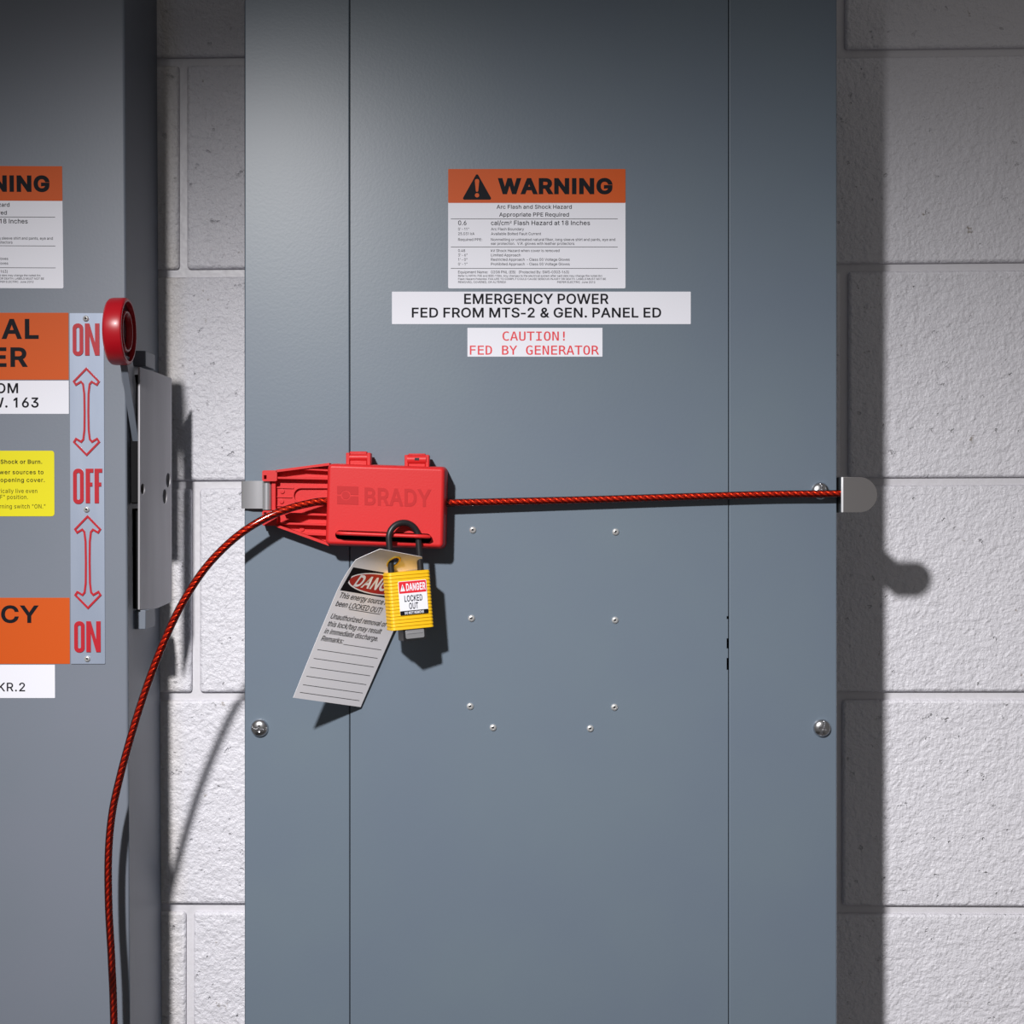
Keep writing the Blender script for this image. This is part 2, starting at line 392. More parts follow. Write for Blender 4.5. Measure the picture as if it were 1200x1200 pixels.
# ---------------------------------------------------------------- lettering (outlines; capital height 1000)
SANS = r"""a765;314,-17 247,-10 186,10 134,42 94,88 68,144 60,212 66,270 85,316 114,352 152,380 246,414 350,432 459,446 521,462 537,477 542,501 542,505 524,583 471,633 385,650 293,634 231,591 197,538 81,572 112,633 154,680 205,715 261,738 381,756 470,746 562,708 602,675 634,630 655,570 662,494 662,0 544,0 544,102 536,102 495,48 423,2|335,89 397,96 448,115 488,145 518,183 536,226 542,271 542,373 510,358 455,346 394,337 345,330 264,312 203,274 186,244 181,206 200,142 255,103
b834;451,-16 389,-10 339,7 271,61 232,115 220,115 220,0 103,0 103,1000 223,1000 223,628 232,628 270,680 337,733 387,750 450,756 538,744 615,709 679,652 727,575 757,481 767,371 757,261 727,166 679,89 616,32 539,-4|433,92 497,101 549,129 591,172 621,229 639,297 645,372 639,447 621,513 591,569 550,612 497,639 433,648 369,640 317,613 276,572 246,517 228,450 221,372 228,294 246,226 276,170 318,128 370,101
c778;407,-16 312,-4 230,32 161,90 110,167 78,261 67,368 78,478 110,572 161,649 230,707 312,744 407,756 511,741 600,700 668,633 711,544 595,515 571,568 531,611 476,639 407,648 340,639 285,610 243,565 213,508 195,441 189,368 195,297 213,231 243,174 285,130 340,101 407,91 477,101 532,130 573,174 598,230 713,201 671,110 602,42 512,-1
d834;384,-16 296,-4 219,32 155,89 107,166 77,261 67,371 77,481 108,575 156,652 220,709 297,744 385,756 448,750 497,733 565,680 602,628 611,628 611,1000 731,1000 731,0 615,0 615,115 603,115 564,61 496,7 446,-10|402,92 465,101 517,128 559,170 589,226 607,294 613,372 607,450 589,517 559,572 518,613 465,640 402,648 337,639 284,612 243,569 213,513 195,447 189,372 195,297 213,229 243,172 285,129 338,101
e794;417,-16 316,-4 230,32 161,90 109,167 78,260 67,367 78,475 109,569 159,647 226,706 308,743 403,756 522,735 578,709 628,670 670,619 702,554 723,475 730,381 730,333 147,333 147,434 664,434 609,397 603,467 585,528 556,578 516,617 465,641 403,649 341,641 288,616 245,578 214,530 195,474 189,415 189,349 196,273 217,209 251,158 297,121 353,98 417,91 499,104 561,143 601,207 717,179 694,124 659,77 612,38 555,9 490,-10
f499;448,746 448,643 13,643 13,746|158,0 158,848 166,907 188,955 222,993 266,1020 368,1042 437,1036 477,1024 447,921 422,928 383,932 336,925 303,904 285,870 279,823 279,0
g836;407,-296 330,-291 263,-274 162,-216 99,-136 199,-80 239,-130 303,-173 407,-191 489,-180 555,-148 598,-92 612,-11 612,134 602,134 563,82 496,31 446,15 383,9 298,20 221,52 157,105 108,177 77,268 67,376 77,484 108,577 157,652 221,709 298,744 385,756 448,750 498,733 566,680 605,627 615,627 615,746 732,746 732,-17 721,-106 689,-177 637,-230 571,-267 493,-289|403,116 466,124 518,148 559,186 590,238 608,302 614,379 608,454 590,519 560,573 519,614 466,640 403,648 338,639 285,612 243,570 213,516 195,451 189,379 195,305 214,241 244,188 286,149 339,124
h806;223,446 223,0 103,0 103,1000 223,1000 223,565 201,565 243,653 299,712 368,745 447,756 518,748 580,724 631,685 670,631 694,560 702,472 702,0 582,0 582,462 571,540 537,598 483,635 413,647 362,641 316,624 278,595 248,556 230,506
i328;103,0 103,746 223,746 223,0|164,870 133,876 106,894 87,919 81,950 87,981 106,1006 133,1024 164,1030 197,1024 224,1006 242,981 248,950 242,919 224,894 197,876
j328;103,746 223,746 223,-59 218,-123 200,-178 169,-222 127,-254 73,-274 7,-281 -19,-281 -19,-170 4,-170 49,-163 80,-141 97,-106 103,-57|164,870 132,876 105,894 87,919 81,950 87,981 105,1006 132,1024 164,1030 196,1024 223,1006 242,981 248,950 242,919 223,894 196,876
k748;216,268 216,416 237,416 559,746 708,746 362,392 348,392|103,0 103,1000 223,1000 223,0|578,0 291,365 376,450 732,0
l372;274,-5 198,6 145,40 114,93 103,166 103,1000 223,1000 223,194 236,122 255,107 287,102 315,103 334,107 355,5 318,-2
m1199;103,0 103,746 220,746 221,581 211,581 231,635 260,680 338,739 431,759 506,747 565,709 607,652 631,579 614,579 633,631 663,674 748,737 858,759 921,752 977,731 1025,695 1063,646 1087,581 1095,501 1095,0 974,0 974,499 963,568 929,615 880,641 823,650 776,644 736,629 679,570 659,486 659,0 539,0 539,511 529,567 497,611 450,640 392,650 310,629 275,604 247,568 229,523 223,468 223,0
n805;223,446 223,0 103,0 103,746 219,746 220,565 201,565 243,653 299,712 368,745 447,756 518,748 580,724 631,685 669,631 694,560 702,472 702,0 582,0 582,462 571,540 537,598 483,635 413,647 362,641 316,624 278,595 248,556 230,506
o816;407,-16 312,-4 230,32 161,90 110,167 78,261 67,368 78,478 110,572 161,649 230,707 312,744 407,756 504,744 587,707 655,649 706,572 738,478 749,368 738,261 706,167 655,90 587,32 504,-4|407,91 476,101 531,130 574,174 604,231 622,297 628,368 622,441 604,507 574,565 531,610 476,639 407,648 340,639 285,610 243,565 213,508 195,441 189,368 195,297 213,231 243,174 285,130 340,101
p834;103,-281 103,746 220,746 220,628 232,628 270,680 337,733 387,750 450,756 538,744 615,709 679,652 727,575 757,481 767,371 757,261 727,166 679,89 616,32 539,-4 451,-16 389,-10 339,7 271,61 232,115 223,115 223,-281|433,92 497,101 549,129 591,172 621,229 639,297 645,372 639,447 621,513 591,569 550,612 497,639 433,648 369,640 317,613 276,572 246,517 228,450 221,372 228,294 246,226 276,170 318,128 370,101
q834;731,-281 611,-281 611,115 602,115 564,61 496,7 446,-10 384,-16 296,-4 219,32 155,89 107,166 77,261 67,371 77,481 108,575 156,652 220,709 297,744 385,756 448,750 497,733 565,680 603,628 615,628 615,746 731,746|402,92 465,101 517,128 559,170 589,226 607,294 613,372 607,450 589,517 559,572 518,613 465,640 402,648 337,639 284,612 243,569 213,513 195,447 189,372 195,297 213,229 243,172 285,129 338,101
r509;103,0 103,746 219,746 219,631 227,631 255,682 300,722 355,748 419,756 451,756 479,754 479,634 452,638 407,640 357,635 313,618 276,592 247,557 229,515 223,466 223,0
s717;358,-16 285,-10 220,7 166,35 121,74 89,125 70,185 185,209 207,156 244,118 294,97 356,89 426,98 481,122 515,159 527,202 520,238 499,267 465,289 417,305 293,334 205,365 142,409 104,467 92,538 101,599 128,652 170,695 226,728 293,749 368,756 439,750 499,732 548,704 588,667 637,570 527,545 508,585 477,620 431,645 368,654 307,646 257,623 224,588 213,545 221,507 244,478 338,438 451,411 540,381 602,337 639,280 651,209 642,147 614,93 570,47 511,13 439,-9
t447;401,746 401,643 13,643 13,746|128,926 248,926 248,192 253,150 267,120 294,104 335,98 364,100 397,105 419,3 377,-5 331,-8 245,4 181,42 141,102 128,183
u806;358,-10 288,-2 226,21 175,60 136,115 111,186 103,273 103,746 223,746 223,283 235,206 269,147 323,111 393,99 444,104 490,122 528,151 557,190 576,240 582,300 582,746 702,746 702,0 586,0 586,181 604,181 562,92 505,33 437,1
v765;319,0 34,746 166,746 325,305 367,171 404,41 362,41 399,171 440,305 599,746 730,746 445,0
w1115;270,0 44,746 171,746 262,420 302,268 344,81 324,81 365,265 405,420 495,746 622,746 711,420 750,267 791,81 769,81 812,266 852,420 944,746 1070,746 844,0 724,0 627,338 599,442 571,551 544,664 571,664 544,551 516,442 487,338 391,0
x744;41,0 337,429 336,336 56,746 197,746 290,601 352,498 407,405 345,405 398,498 458,601 554,746 691,746 410,332 410,421 703,0 564,0 454,168 393,267 340,357 402,357 351,267 291,168 180,0
y765;93,-272 121,-168 140,-172 204,-175 256,-145 296,-70 319,-3 34,746 166,746 325,305 367,170 404,41 361,41 398,171 440,305 600,746 730,746 401,-114 347,-210 274,-267 180,-285 127,-281
z748;82,0 82,90 499,628 499,635 94,635 94,746 654,746 654,650 248,118 248,111 666,111 666,0
A943;32,0 396,1000 543,1000 910,0 777,0 564,595 519,732 456,940 482,940 418,729 374,595 167,0|216,279 216,391 727,391 727,279
B897;118,0 118,1000 474,1000 569,991 646,964 706,923 749,869 774,805 783,735 777,677 760,629 700,562 619,524 619,515 667,506 714,483 756,447 791,399 814,340 821,268 813,196 787,131 742,77 677,35 592,9 485,0|245,112 481,112 581,123 648,157 686,207 699,268 692,317 673,361 642,399 601,429 549,447 488,454 245,454|245,561 468,561 566,582 605,608 635,642 654,683 660,732 649,793 614,843 556,877 472,888 245,888
C1003;526,-13 403,2 295,49 205,125 137,227 94,352 79,499 94,647 137,773 205,875 295,951 403,998 526,1013 669,991 733,964 790,926 840,879 880,822 910,758 930,685 803,685 765,776 702,842 620,883 526,896 438,884 361,850 296,793 246,715 214,617 203,499 214,382 246,284 296,207 361,150 439,116 526,104 620,118 702,158 765,225 803,315 930,315 911,243 881,178 840,122 791,74 734,37 669,9 600,-8
D987;430,0 189,0 189,112 422,112 534,124 625,159 695,216 745,293 775,389 785,502 775,614 745,709 696,785 628,842 541,876 434,888 183,888 183,1000 443,1000 579,985 693,940 785,868 852,769 894,646 907,502 893,357 852,233 783,134 689,60 571,15|245,1000 245,0 118,0 118,1000
E823;118,0 118,1000 732,1000 732,888 245,888 245,562 699,562 699,450 245,450 245,112 738,112 738,0
F806;118,0 118,1000 726,1000 726,888 245,888 245,547 681,547 681,435 245,435 245,0
G1023;528,-13 403,2 294,49 204,125 136,227 93,353 79,499 93,647 136,773 203,875 293,951 400,998 521,1013 597,1008 669,990 735,961 793,922 842,874 883,818 913,755 932,685 802,685 761,773 700,839 620,882 521,896 436,884 360,850 295,793 246,715 214,617 203,499 214,382 246,285 296,207 362,150 440,116 528,104 608,113 678,140 735,183 779,242 806,314 815,398 854,391 556,391 556,503 940,503 940,393 926,278 886,179 823,97 740,37 641,-1
H1016;118,0 118,1000 245,1000 245,568 771,568 771,1000 898,1000 898,0 771,0 771,456 245,456 245,0
I591;61,0 61,112 232,112 232,888 61,888 61,1000 530,1000 530,888 359,888 359,112 530,112 530,0
J779;364,-13 244,6 148,64 86,159 65,286 65,340 192,340 192,286 204,205 239,146 294,110 364,98 433,110 487,146 522,205 534,286 534,1000 661,1000 661,286 640,159 578,64 483,6
K917;205,286 205,425 273,513 343,596 416,677 715,1000 881,1000 454,542 448,543|118,0 118,1000 245,1000 245,657 244,442 245,380 245,0|732,0 369,509 448,608 882,0
L772;118,0 118,1000 245,1000 245,112 710,112 710,0
M1235;118,0 118,1000 298,1000 545,368 565,312 588,241 612,165 632,96 604,96 625,162 649,238 672,311 693,368 936,1000 1116,1000 1116,0 991,0 991,572 992,643 993,725 995,812 997,899 1008,899 978,805 947,713 919,633 896,572 672,0 562,0 335,572 313,631 285,710 254,801 220,899 234,899 236,818 238,731 239,646 240,572 240,0
N1029;118,0 118,1000 268,1000 674,359 713,296 762,210 813,108 796,105 788,213 785,309 784,383 784,1000 911,1000 911,0 760,0 397,570 349,650 291,749 211,889 234,892 240,754 244,645 246,572 246,0
O1048;525,-13 403,2 296,49 206,125 137,227 94,352 79,499 94,647 137,773 206,875 296,951 403,998 525,1013 647,998 754,951 844,875 912,773 955,647 969,499 955,352 912,227 844,125 754,49 647,2|525,104 610,115 687,149 752,205 803,283 835,382 846,499 835,618 803,717 752,795 687,851 610,885 525,896 439,885 362,850 297,794 246,716 214,618 203,499 214,382 246,284 297,206 362,150 439,115
P874;118,0 118,1000 462,1000 568,990 653,958 719,909 766,845 794,769 803,683 794,598 766,522 719,457 653,407 568,376 462,365 215,365 215,477 457,477 528,483 584,503 626,535 655,577 672,627 677,683 672,740 655,789 626,831 584,862 527,882 456,889 245,889 245,0
Q1048;482,313 615,313 726,166 754,128 921,-94 788,-94 679,52 651,90|525,-13 403,2 296,49 206,125 137,227 94,352 79,499 94,647 137,773 206,875 296,951 403,998 525,1013 647,998 754,951 844,875 912,773 955,647 969,499 955,352 912,227 844,125 754,49 647,2|525,104 610,115 687,149 752,205 803,283 835,382 846,499 835,618 803,717 752,795 687,851 610,885 525,896 439,885 362,850 297,794 246,716 214,618 203,499 214,382 246,284 297,206 362,150 439,115
R883;118,0 118,1000 464,1000 569,990 655,960 721,913 767,851 795,777 805,692 795,607 767,534 721,473 654,427 569,398 464,389 189,389 189,501 459,501 530,507 585,524 627,553 656,591 673,637 679,692 673,748 656,796 627,835 585,864 529,882 458,889 245,889 245,0|694,0 452,450 595,450 841,0
S878;440,-17 338,-9 251,18 179,61 126,118 90,188 75,268 205,268 217,216 243,172 280,139 327,115 440,97 504,102 562,118 610,145 648,181 671,224 679,274 673,317 653,352 582,402 481,437 361,470 251,512 169,568 119,641 102,732 113,811 147,880 201,936 270,979 353,1005 446,1013 540,1005 621,978 689,936 741,882 775,817 788,743 663,743 642,810 594,860 526,891 442,901 382,896 329,880 285,855 253,822 233,783 226,738 234,692 257,656 333,606 417,577 519,549 612,518 705,467 776,388 796,336 803,272 792,195 760,125 707,66 636,21 546,-8
T882;62,888 62,1000 819,1000 819,888 505,888 505,0 379,0 379,888
U1017;509,-16 398,-5 303,30 225,85 166,157 130,243 118,340 118,1000 244,1000 244,350 252,282 277,222 315,172 368,134 433,109 509,101 585,109 650,134 702,172 740,222 764,282 772,350 772,1000 899,1000 899,340 887,243 850,157 792,85 714,30 619,-5
V943;401,0 32,1000 166,1000 378,405 423,270 487,60 461,60 525,271 569,405 776,1000 910,1000 546,0
W1349;305,0 32,1000 162,1000 321,385 345,286 367,184 387,78 372,78 393,184 415,286 440,385 602,1000 746,1000 907,385 933,286 956,184 977,78 960,78 981,184 1003,286 1028,385 1186,1000 1316,1000 1042,0 895,0 723,635 691,769 660,934 687,934 658,776 625,635 453,0
X932;36,0 427,559 427,464 58,1000 205,1000 350,787 401,710 439,647 479,574 456,574 495,646 534,710 587,787 734,1000 877,1000 509,470 509,564 896,0 750,0 574,254 528,324 491,384 453,454 481,454 443,386 405,326 357,254 180,0
Y928;400,0 400,409 32,1000 179,1000 378,677 437,574 491,453 440,453 494,576 551,677 749,1000 895,1000 527,409 527,0
Z862;82,0 82,91 538,757 602,846 670,935 684,893 561,889 438,888 79,888 79,1000 780,1000 780,907 332,253 263,158 191,65 177,107 299,111 421,112 785,112 785,0
0891;446,-13 342,2 255,47 186,122 135,223 104,349 94,499 104,649 136,776 187,878 256,952 343,998 446,1013 548,998 635,952 704,878 755,776 786,649 797,499 786,349 755,223 705,122 636,47 549,2|446,97 513,109 570,145 616,203 649,283 669,382 676,499 669,618 649,717 616,797 570,855 513,891 446,903 377,891 320,855 275,797 242,717 222,618 215,499 222,382 242,283 275,203 320,145 377,109
1891;150,0 150,107 768,107 768,0|542,1000 542,0 417,0 417,881 411,881 169,703 169,839 390,1000
2891;126,0 126,93 460,450 555,555 611,642 630,730 623,780 605,823 575,857 537,883 440,903 385,897 339,880 301,851 273,813 255,766 250,711 129,711 139,796 169,869 218,930 281,976 357,1004 442,1013 527,1004 601,976 663,932 710,875 739,808 749,732 729,624 660,508 525,353 300,119 300,111 765,111 765,0
3891;428,-13 341,-5 261,19 192,59 138,113 102,180 86,259 215,259 226,211 249,171 282,139 325,116 430,98 541,119 585,146 618,183 640,229 647,285 641,337 621,386 588,427 540,459 476,480 395,487 308,487 308,588 566,881 566,889 137,889 137,1000 732,1000 732,905 415,547 415,568 518,567 606,542 677,498 729,437 762,365 772,285 761,202 728,130 676,70 607,24 523,-4
4891;78,207 78,311 485,1000 611,1000 213,326 213,319 812,319 812,207|554,0 554,238 554,287 554,624 674,624 674,0
5891;435,-13 350,-5 275,22 212,64 163,118 130,183 117,256 240,256 250,213 271,175 341,118 435,98 492,105 543,127 585,160 617,205 638,258 644,319 637,380 616,435 583,480 540,515 488,537 428,544 329,528 252,483 132,497 189,1000 720,1000 720,889 296,889 263,593 268,593 349,639 451,656 517,649 578,631 632,601 678,561 716,511 745,454 763,390 768,321 758,229 725,149 674,81 607,30 526,-3
6891;445,-13 357,-3 280,29 215,79 166,146 135,227 125,318 133,392 157,470 270,669 496,1000 633,1000 297,513 286,513 324,565 385,603 462,617 547,608 621,579 681,533 727,471 755,396 764,309 754,221 723,143 674,78 609,28 532,-3|445,95 500,102 548,123 587,156 618,199 637,251 644,309 637,368 618,419 587,462 548,494 500,515 445,521 390,515 342,495 302,463 271,420 252,370 246,311 252,252 271,200 302,156 342,123 390,102
7891;191,0 636,881 636,889 122,889 122,1000 768,1000 768,882 324,0
8891;445,-13 350,-4 266,22 198,65 146,121 113,189 102,266 108,327 128,384 158,433 199,474 246,504 300,520 300,525 234,554 182,605 149,672 138,748 148,820 178,884 225,938 287,979 361,1005 445,1013 528,1005 602,979 663,938 710,884 740,820 750,748 739,672 706,605 655,554 591,525 591,520 643,504 690,474 730,433 761,384 781,327 788,266 777,189 744,121 692,65 623,22 540,-4|445,97 507,102 560,118 603,145 635,180 655,223 662,272 655,325 634,371 600,409 556,438 504,456 445,462 385,456 333,438 289,409 255,371 234,325 227,272 233,223 253,180 285,145 329,118 382,102|445,569 539,590 576,616 604,650 622,691 628,738 622,785 605,826 577,859 541,884 445,904 349,884 312,859 284,826 267,785 261,738 267,691 284,650 312,616 349,590
9891;444,1013 532,1003 610,971 674,921 723,854 754,773 764,682 756,608 733,530 619,331 394,0 256,0 593,487 604,487 565,435 505,397 428,383 343,392 269,421 209,467 163,529 134,604 125,691 135,780 166,858 216,922 280,972 357,1003|444,905 390,898 342,877 302,844 272,801 253,749 246,691 253,632 272,581 302,538 342,506 390,485 444,479 499,485 548,505 588,537 618,580 637,631 644,689 637,748 618,800 588,844 548,877 500,898
&880;387,-13 295,-4 217,23 153,66 106,122 77,188 67,262 74,321 93,372 166,461 276,548 425,659 465,692 500,737 515,796 507,840 483,875 445,898 396,906 330,891 285,848 269,784 286,714 332,643 401,558 860,0 715,0 337,455 238,575 172,676 154,728 148,783 156,846 179,901 215,946 264,981 324,1002 393,1009 463,1002 522,981 570,947 606,903 629,852 636,795 619,711 573,639 503,576 303,428 216,343 197,302 191,258 197,212 215,172 244,138 282,113 327,97 379,91 438,98 494,116 592,188 631,238 661,298 680,366 686,441 801,441 796,354 780,283 729,182 679,122 654,92 600,46 533,13 460,-7
!385;132,315 124,1000 260,1000 251,315|193,-9 158,-2 129,17 109,46 103,81 109,115 129,144 158,163 193,170 227,163 256,144 275,115 282,81 275,46 256,17 227,-2
.369;187,-9 153,-2 124,17 104,46 97,81 104,115 124,144 153,164 187,170 222,164 251,144 271,115 277,81 271,46 251,17 222,-2
,369;74,-235 133,140 269,140 166,-235
:369;187,-9 153,-2 124,17 104,46 97,81 104,115 124,144 153,164 187,170 222,164 251,144 271,115 277,81 271,46 251,17 222,-2|187,532 153,539 124,558 104,587 97,621 104,656 124,685 153,705 187,711 222,705 251,685 271,656 277,621 271,587 251,558 222,539
-891;662,481 662,369 224,369 224,481
/490;462,1047 140,-150 28,-150 350,1047
(537;175,406 198,636 259,867 347,1060 464,1060 375,842 317,616 297,406 315,225 370,32 464,-189 347,-189 273,-42 219,107 186,258
)537;73,-189 169,35 222,229 240,406 219,616 162,842 73,1060 190,1060 279,867 340,636 362,406 351,256 317,105 263,-44 190,-189
"631;153,624 138,1000 266,1000 252,624|379,624 364,1000 492,1000 478,624
'405;153,624 138,1000 266,1000 252,624
_627;627,0 627,-111 0,-111 0,0"""
MONO = r"""C826;719,35 613,-6 498,-19 327,15 199,117 120,280 93,499 120,717 200,881 328,984 498,1018 613,1004 719,963 719,825 612,887 498,908 382,883 300,806 251,679 234,499 251,320 300,192 382,116 498,90 613,112 719,174
A826;413,881 270,369 555,369|331,1000 495,1000 801,0 661,0 587,261 237,261 165,0 25,0
U826;98,384 98,1000 234,1000 234,322 238,218 253,170 279,135 314,111 359,95 413,90 466,95 511,111 546,136 573,170 587,218 591,321 591,1000 727,1000 727,384 722,253 708,166 682,107 642,59 594,24 541,0 413,-19 285,0 231,24 184,59 144,107 118,166 103,254
T826;31,1000 794,1000 794,886 482,886 482,0 346,0 346,886 31,886
I826;135,1000 690,1000 690,886 480,886 480,114 690,114 690,0 135,0 135,114 344,114 344,886 135,886
O826;606,499 595,688 561,814 501,885 413,908 324,885 265,814 231,688 220,499 231,311 265,185 324,114 413,90 501,114 561,185 595,310|747,499 727,271 665,109 560,13 413,-19 265,13 161,109 99,270 78,499 99,728 161,889 265,986 413,1018 560,986 665,889 727,728
N826;93,1000 265,1000 602,177 602,1000 733,1000 733,0 561,0 224,823 224,0 93,0
F826;156,1000 745,1000 745,886 292,886 292,591 703,591 703,478 292,478 292,0 156,0
E826;132,1000 725,1000 725,886 267,886 267,590 705,590 705,476 267,476 267,114 738,114 738,0 132,0
D826;292,111 437,132 530,195 581,313 598,499 581,686 531,805 437,868 292,889 228,889 228,111|295,1000 494,970 632,878 714,722 741,499 714,277 632,122 494,30 295,0 92,0 92,1000
B826;247,478 247,111 407,111 508,121 575,152 613,207 626,288 612,373 573,432 505,466 407,478|247,889 247,587 405,587 489,597 546,625 579,674 590,746 579,811 547,855 490,880 405,889|111,1000 407,1000 543,983 644,934 706,854 727,746 716,664 683,601 628,558 551,535 639,507 706,451 748,372 762,275 739,155 672,69 562,17 407,0 111,0
Y826;25,1000 169,1000 413,559 656,1000 801,1000 480,449 480,0 344,0 344,449
G826;739,82 682,38 617,6 546,-13 470,-19 301,15 174,117 95,281 68,499 95,717 175,881 304,984 474,1018 594,1000 705,946 705,808 650,853 594,884 535,902 474,908 358,883 276,806 226,678 210,499 226,318 274,191 355,115 470,90 549,101 610,133 610,402 465,402 465,513 739,513
R826;509,472 557,453 598,422 639,366 690,273 826,0 681,0 561,253 512,341 469,391 421,415 361,423 232,423 232,0 96,0 96,1000 374,1000 520,981 627,926 693,835 715,711 701,621 661,549 596,498|232,889 232,534 380,534 465,545 524,577 560,632 572,711 559,787 521,843 459,877 374,889
!826;346,1000 482,1000 482,561 468,322 360,322 346,561|346,170 482,170 482,0 346,0"""
def parse(s):
    d = {}
    for ln in s.split('\n'):
        if not ln: continue
        adv, cs = ln[1:].split(';')
        d[ln[0]] = (int(adv), [[tuple(map(int, p.split(','))) for p in c.split(' ')] for c in cs.split('|') if c])
    return d
F = {'sans': parse(SANS), 'mono': parse(MONO)}
def _rect(x0, y0, x1, y1): return [(x0, y0), (x0, y1), (x1, y1), (x1, y0)]
F['sans']['I'] = (363, [_rect(118, 0, 245, 1000)])
F['sans']['l'] = (328, [_rect(103, 0, 225, 1000)])
F['sans']['1'] = (760, [[(330, 0), (330, 800), (120, 690), (120, 810), (350, 1000), (458, 1000), (458, 0)]])
F['sans']['-'] = (560, [_rect(70, 340, 490, 450)])
F['sans']['&'] = (930, [[(900, 0), (742, 0), (660, 90), (590, 30), (500, -5), (390, -16), (240, 15), (140, 95), (95, 215), (105, 300), (140, 375), (205, 445), (300, 510), (235, 610), (200, 690), (195, 770), (220, 870), (290, 950), (400, 1010), (520, 1005), (610, 960), (675, 890), (695, 790), (680, 710), (640, 640), (570, 570), (480, 505), (660, 260), (700, 350), (722, 450), (840, 450), (815, 310), (735, 175)],
                        [(580, 180), (365, 425), (280, 360), (235, 290), (225, 215), (250, 150), (310, 105), (395, 95), (490, 125)][::-1],
                        [(415, 590), (500, 650), (555, 710), (570, 790), (545, 860), (500, 895), (440, 905), (375, 885), (335, 840), (320, 775), (335, 710)][::-1]])
F['sans']['&'] = (930, [ccw(F['sans']['&'][1][0]), cw(F['sans']['&'][1][1]), cw(F['sans']['&'][1][2])])
_gc = {}
def glyph(font, ch, bold):
    k = (font, ch, bold)
    if k not in _gc:
        adv, cs = F[font][ch]
        big = max(cs, key=lambda c: abs(area2(c)))
        sg = 1 if area2(big) > 0 else -1          # outer contours' turning sense
        cc = [[(p[0] / 1000, p[1] / 1000) for p in c] for c in cs]
        if sg < 0: cc = [c[::-1] for c in cc]
        if bold: cc = [offset_poly(c, bold) for c in cc]
        _gc[k] = (adv / 1000 + bold * 1.2, fill2d(cc))
    return _gc[k]

def set_text(mb, s, fn, cap, x0=None, x1=None, y=0., bold=0., font='sans', wf=1.0, shear=0., space=0., thick=0.):
    """write s on the plane fn(x, y); cap = capital height; x0 and x1 fit the width, one of them aligns"""
    cap_ = cap / (1 + 2 * bold)
    pen = 0.; gl = []
    for ch in s:
        if ch == ' ':
            pen += .34 + space if font == 'sans' else .826 + space; continue
        adv, g = glyph(font, ch, bold)
        gl.append((pen, g)); pen += adv + space
    lo = min(p + q[0] for p, (pts, t) in gl for q in pts); hi = max(p + q[0] for p, (pts, t) in gl for q in pts)
    if x0 is not None and x1 is not None: sx = (x1 - x0) / (hi - lo); ox = x0 - lo * sx
    elif x0 is not None: sx = cap_ * wf; ox = x0 - lo * sx
    else: sx = cap_ * wf; ox = x1 - hi * sx
    for p, (pts, tr) in gl:
        mb.add([fn(ox + (p + q[0]) * sx + shear * (q[1] + bold) * cap_, y + (q[1] + bold) * cap_) for q in pts], tr)
    return mb

# ================================================================ THE SETTING
DW = 146.0                                     # the wall face lies this far (mm) behind the panel front
def joint_z(k, x):
    """height of the k-th bed joint of the block wall at x (the courses run a touch out of level)"""
    s = PXM * (1300 + DW) / 1300
    px = 600 + x / s
    yl, yr = 319.5 + 248.25 * k, 312.5 + 251.5 * k
    return CZ + (600 - (yl + (yr - yl) * (px - 240) / 860)) * s

wall = MB().box(-1.25, 1.25, .1510, .34, 0, 2.85).build('wall_back', M_mortar)
wall['kind'] = 'structure'; wall['label'] = 'white painted concrete block wall behind the grey boxes'; wall['category'] = 'wall'
floor = MB().box(-1.25, 1.25, -1.9, .34, -.05, 0).build('floor', M_floor)
floor['kind'] = 'structure'; floor['label'] = 'grey sealed concrete floor below the boxes'; floor['category'] = 'floor'

sw = PXM * (1300 + DW) / 1300
first = {-1: 214, 0: 990, 1: 229, 2: 983}
for k in range(-6, 8):
    j0 = first.get(k, 222 if k % 2 else 986)
    for n in range(-4, 4):
        xa = (j0 + 500 * n - 600) * sw + .0038; xb = (j0 + 500 * (n + 1) - 600) * sw - .0038
        xa, xb = max(xa, -1.249), min(xb, 1.249)
        if xb - xa < .05: continue
        m_ = MB()
        za, zb = joint_z(k + 1, xa) + .0038, joint_z(k + 1, xb) + .0038
        ta, tb = joint_z(k, xa) - .0038, joint_z(k, xb) - .0038
        if ta < .03 or ta > 2.85: continue
        za, zb = max(za, .002), max(zb, .002)
        m_.hexa([(xa, .146, za), (xb, .146, zb), (xb, .146, tb), (xa, .146, ta),
                 (xa, .152, za), (xb, .152, zb), (xb, .152, tb), (xa, .152, ta)])
        m_.build('block', M_wall, wall, bevel=.0042, seg=3)

# ================================================================ GREY PANEL IN THE MIDDLE
PX0, PX1 = W(286.8, 0).x, W(980.6, 0).x
DX0, DX1 = W(410.6, 0).x, W(853.2, 0).x
PZ0, PZ1 = CZ - .62, CZ + .56
DZ0, DZ1 = PZ0 + .075, PZ1 - .075
panel = thing('electrical_panel', 'wide grey steel electrical panel with a flush door, three warning stickers and rivets', 'electrical panel', (0, .146, PZ0))
MB().box(PX0 + .001, PX1 - .001, .012, .146, PZ0 + .001, PZ1 - .001).build('enclosure', M_grey, panel, bevel=.001)
g = .0009
t_ = MB().prism([[(PX0, PZ0), (PX1, PZ0), (PX1, PZ1), (PX0, PZ1)],
                 [(DX0 - g, DZ0 - g), (DX1 + g, DZ0 - g), (DX1 + g, DZ1 + g), (DX0 - g, DZ1 + g)]], 0., .0018)
t_.box(PX0, PX0 + .0016, .0018, .014, PZ0, PZ1).box(PX1 - .0016, PX1, .0018, .014, PZ0, PZ1)
t_.box(PX0 + .0016, PX1 - .0016, .0018, .014, PZ0, PZ0 + .0016).box(PX0 + .0016, PX1 - .0016, .0018, .014, PZ1 - .0016, PZ1)
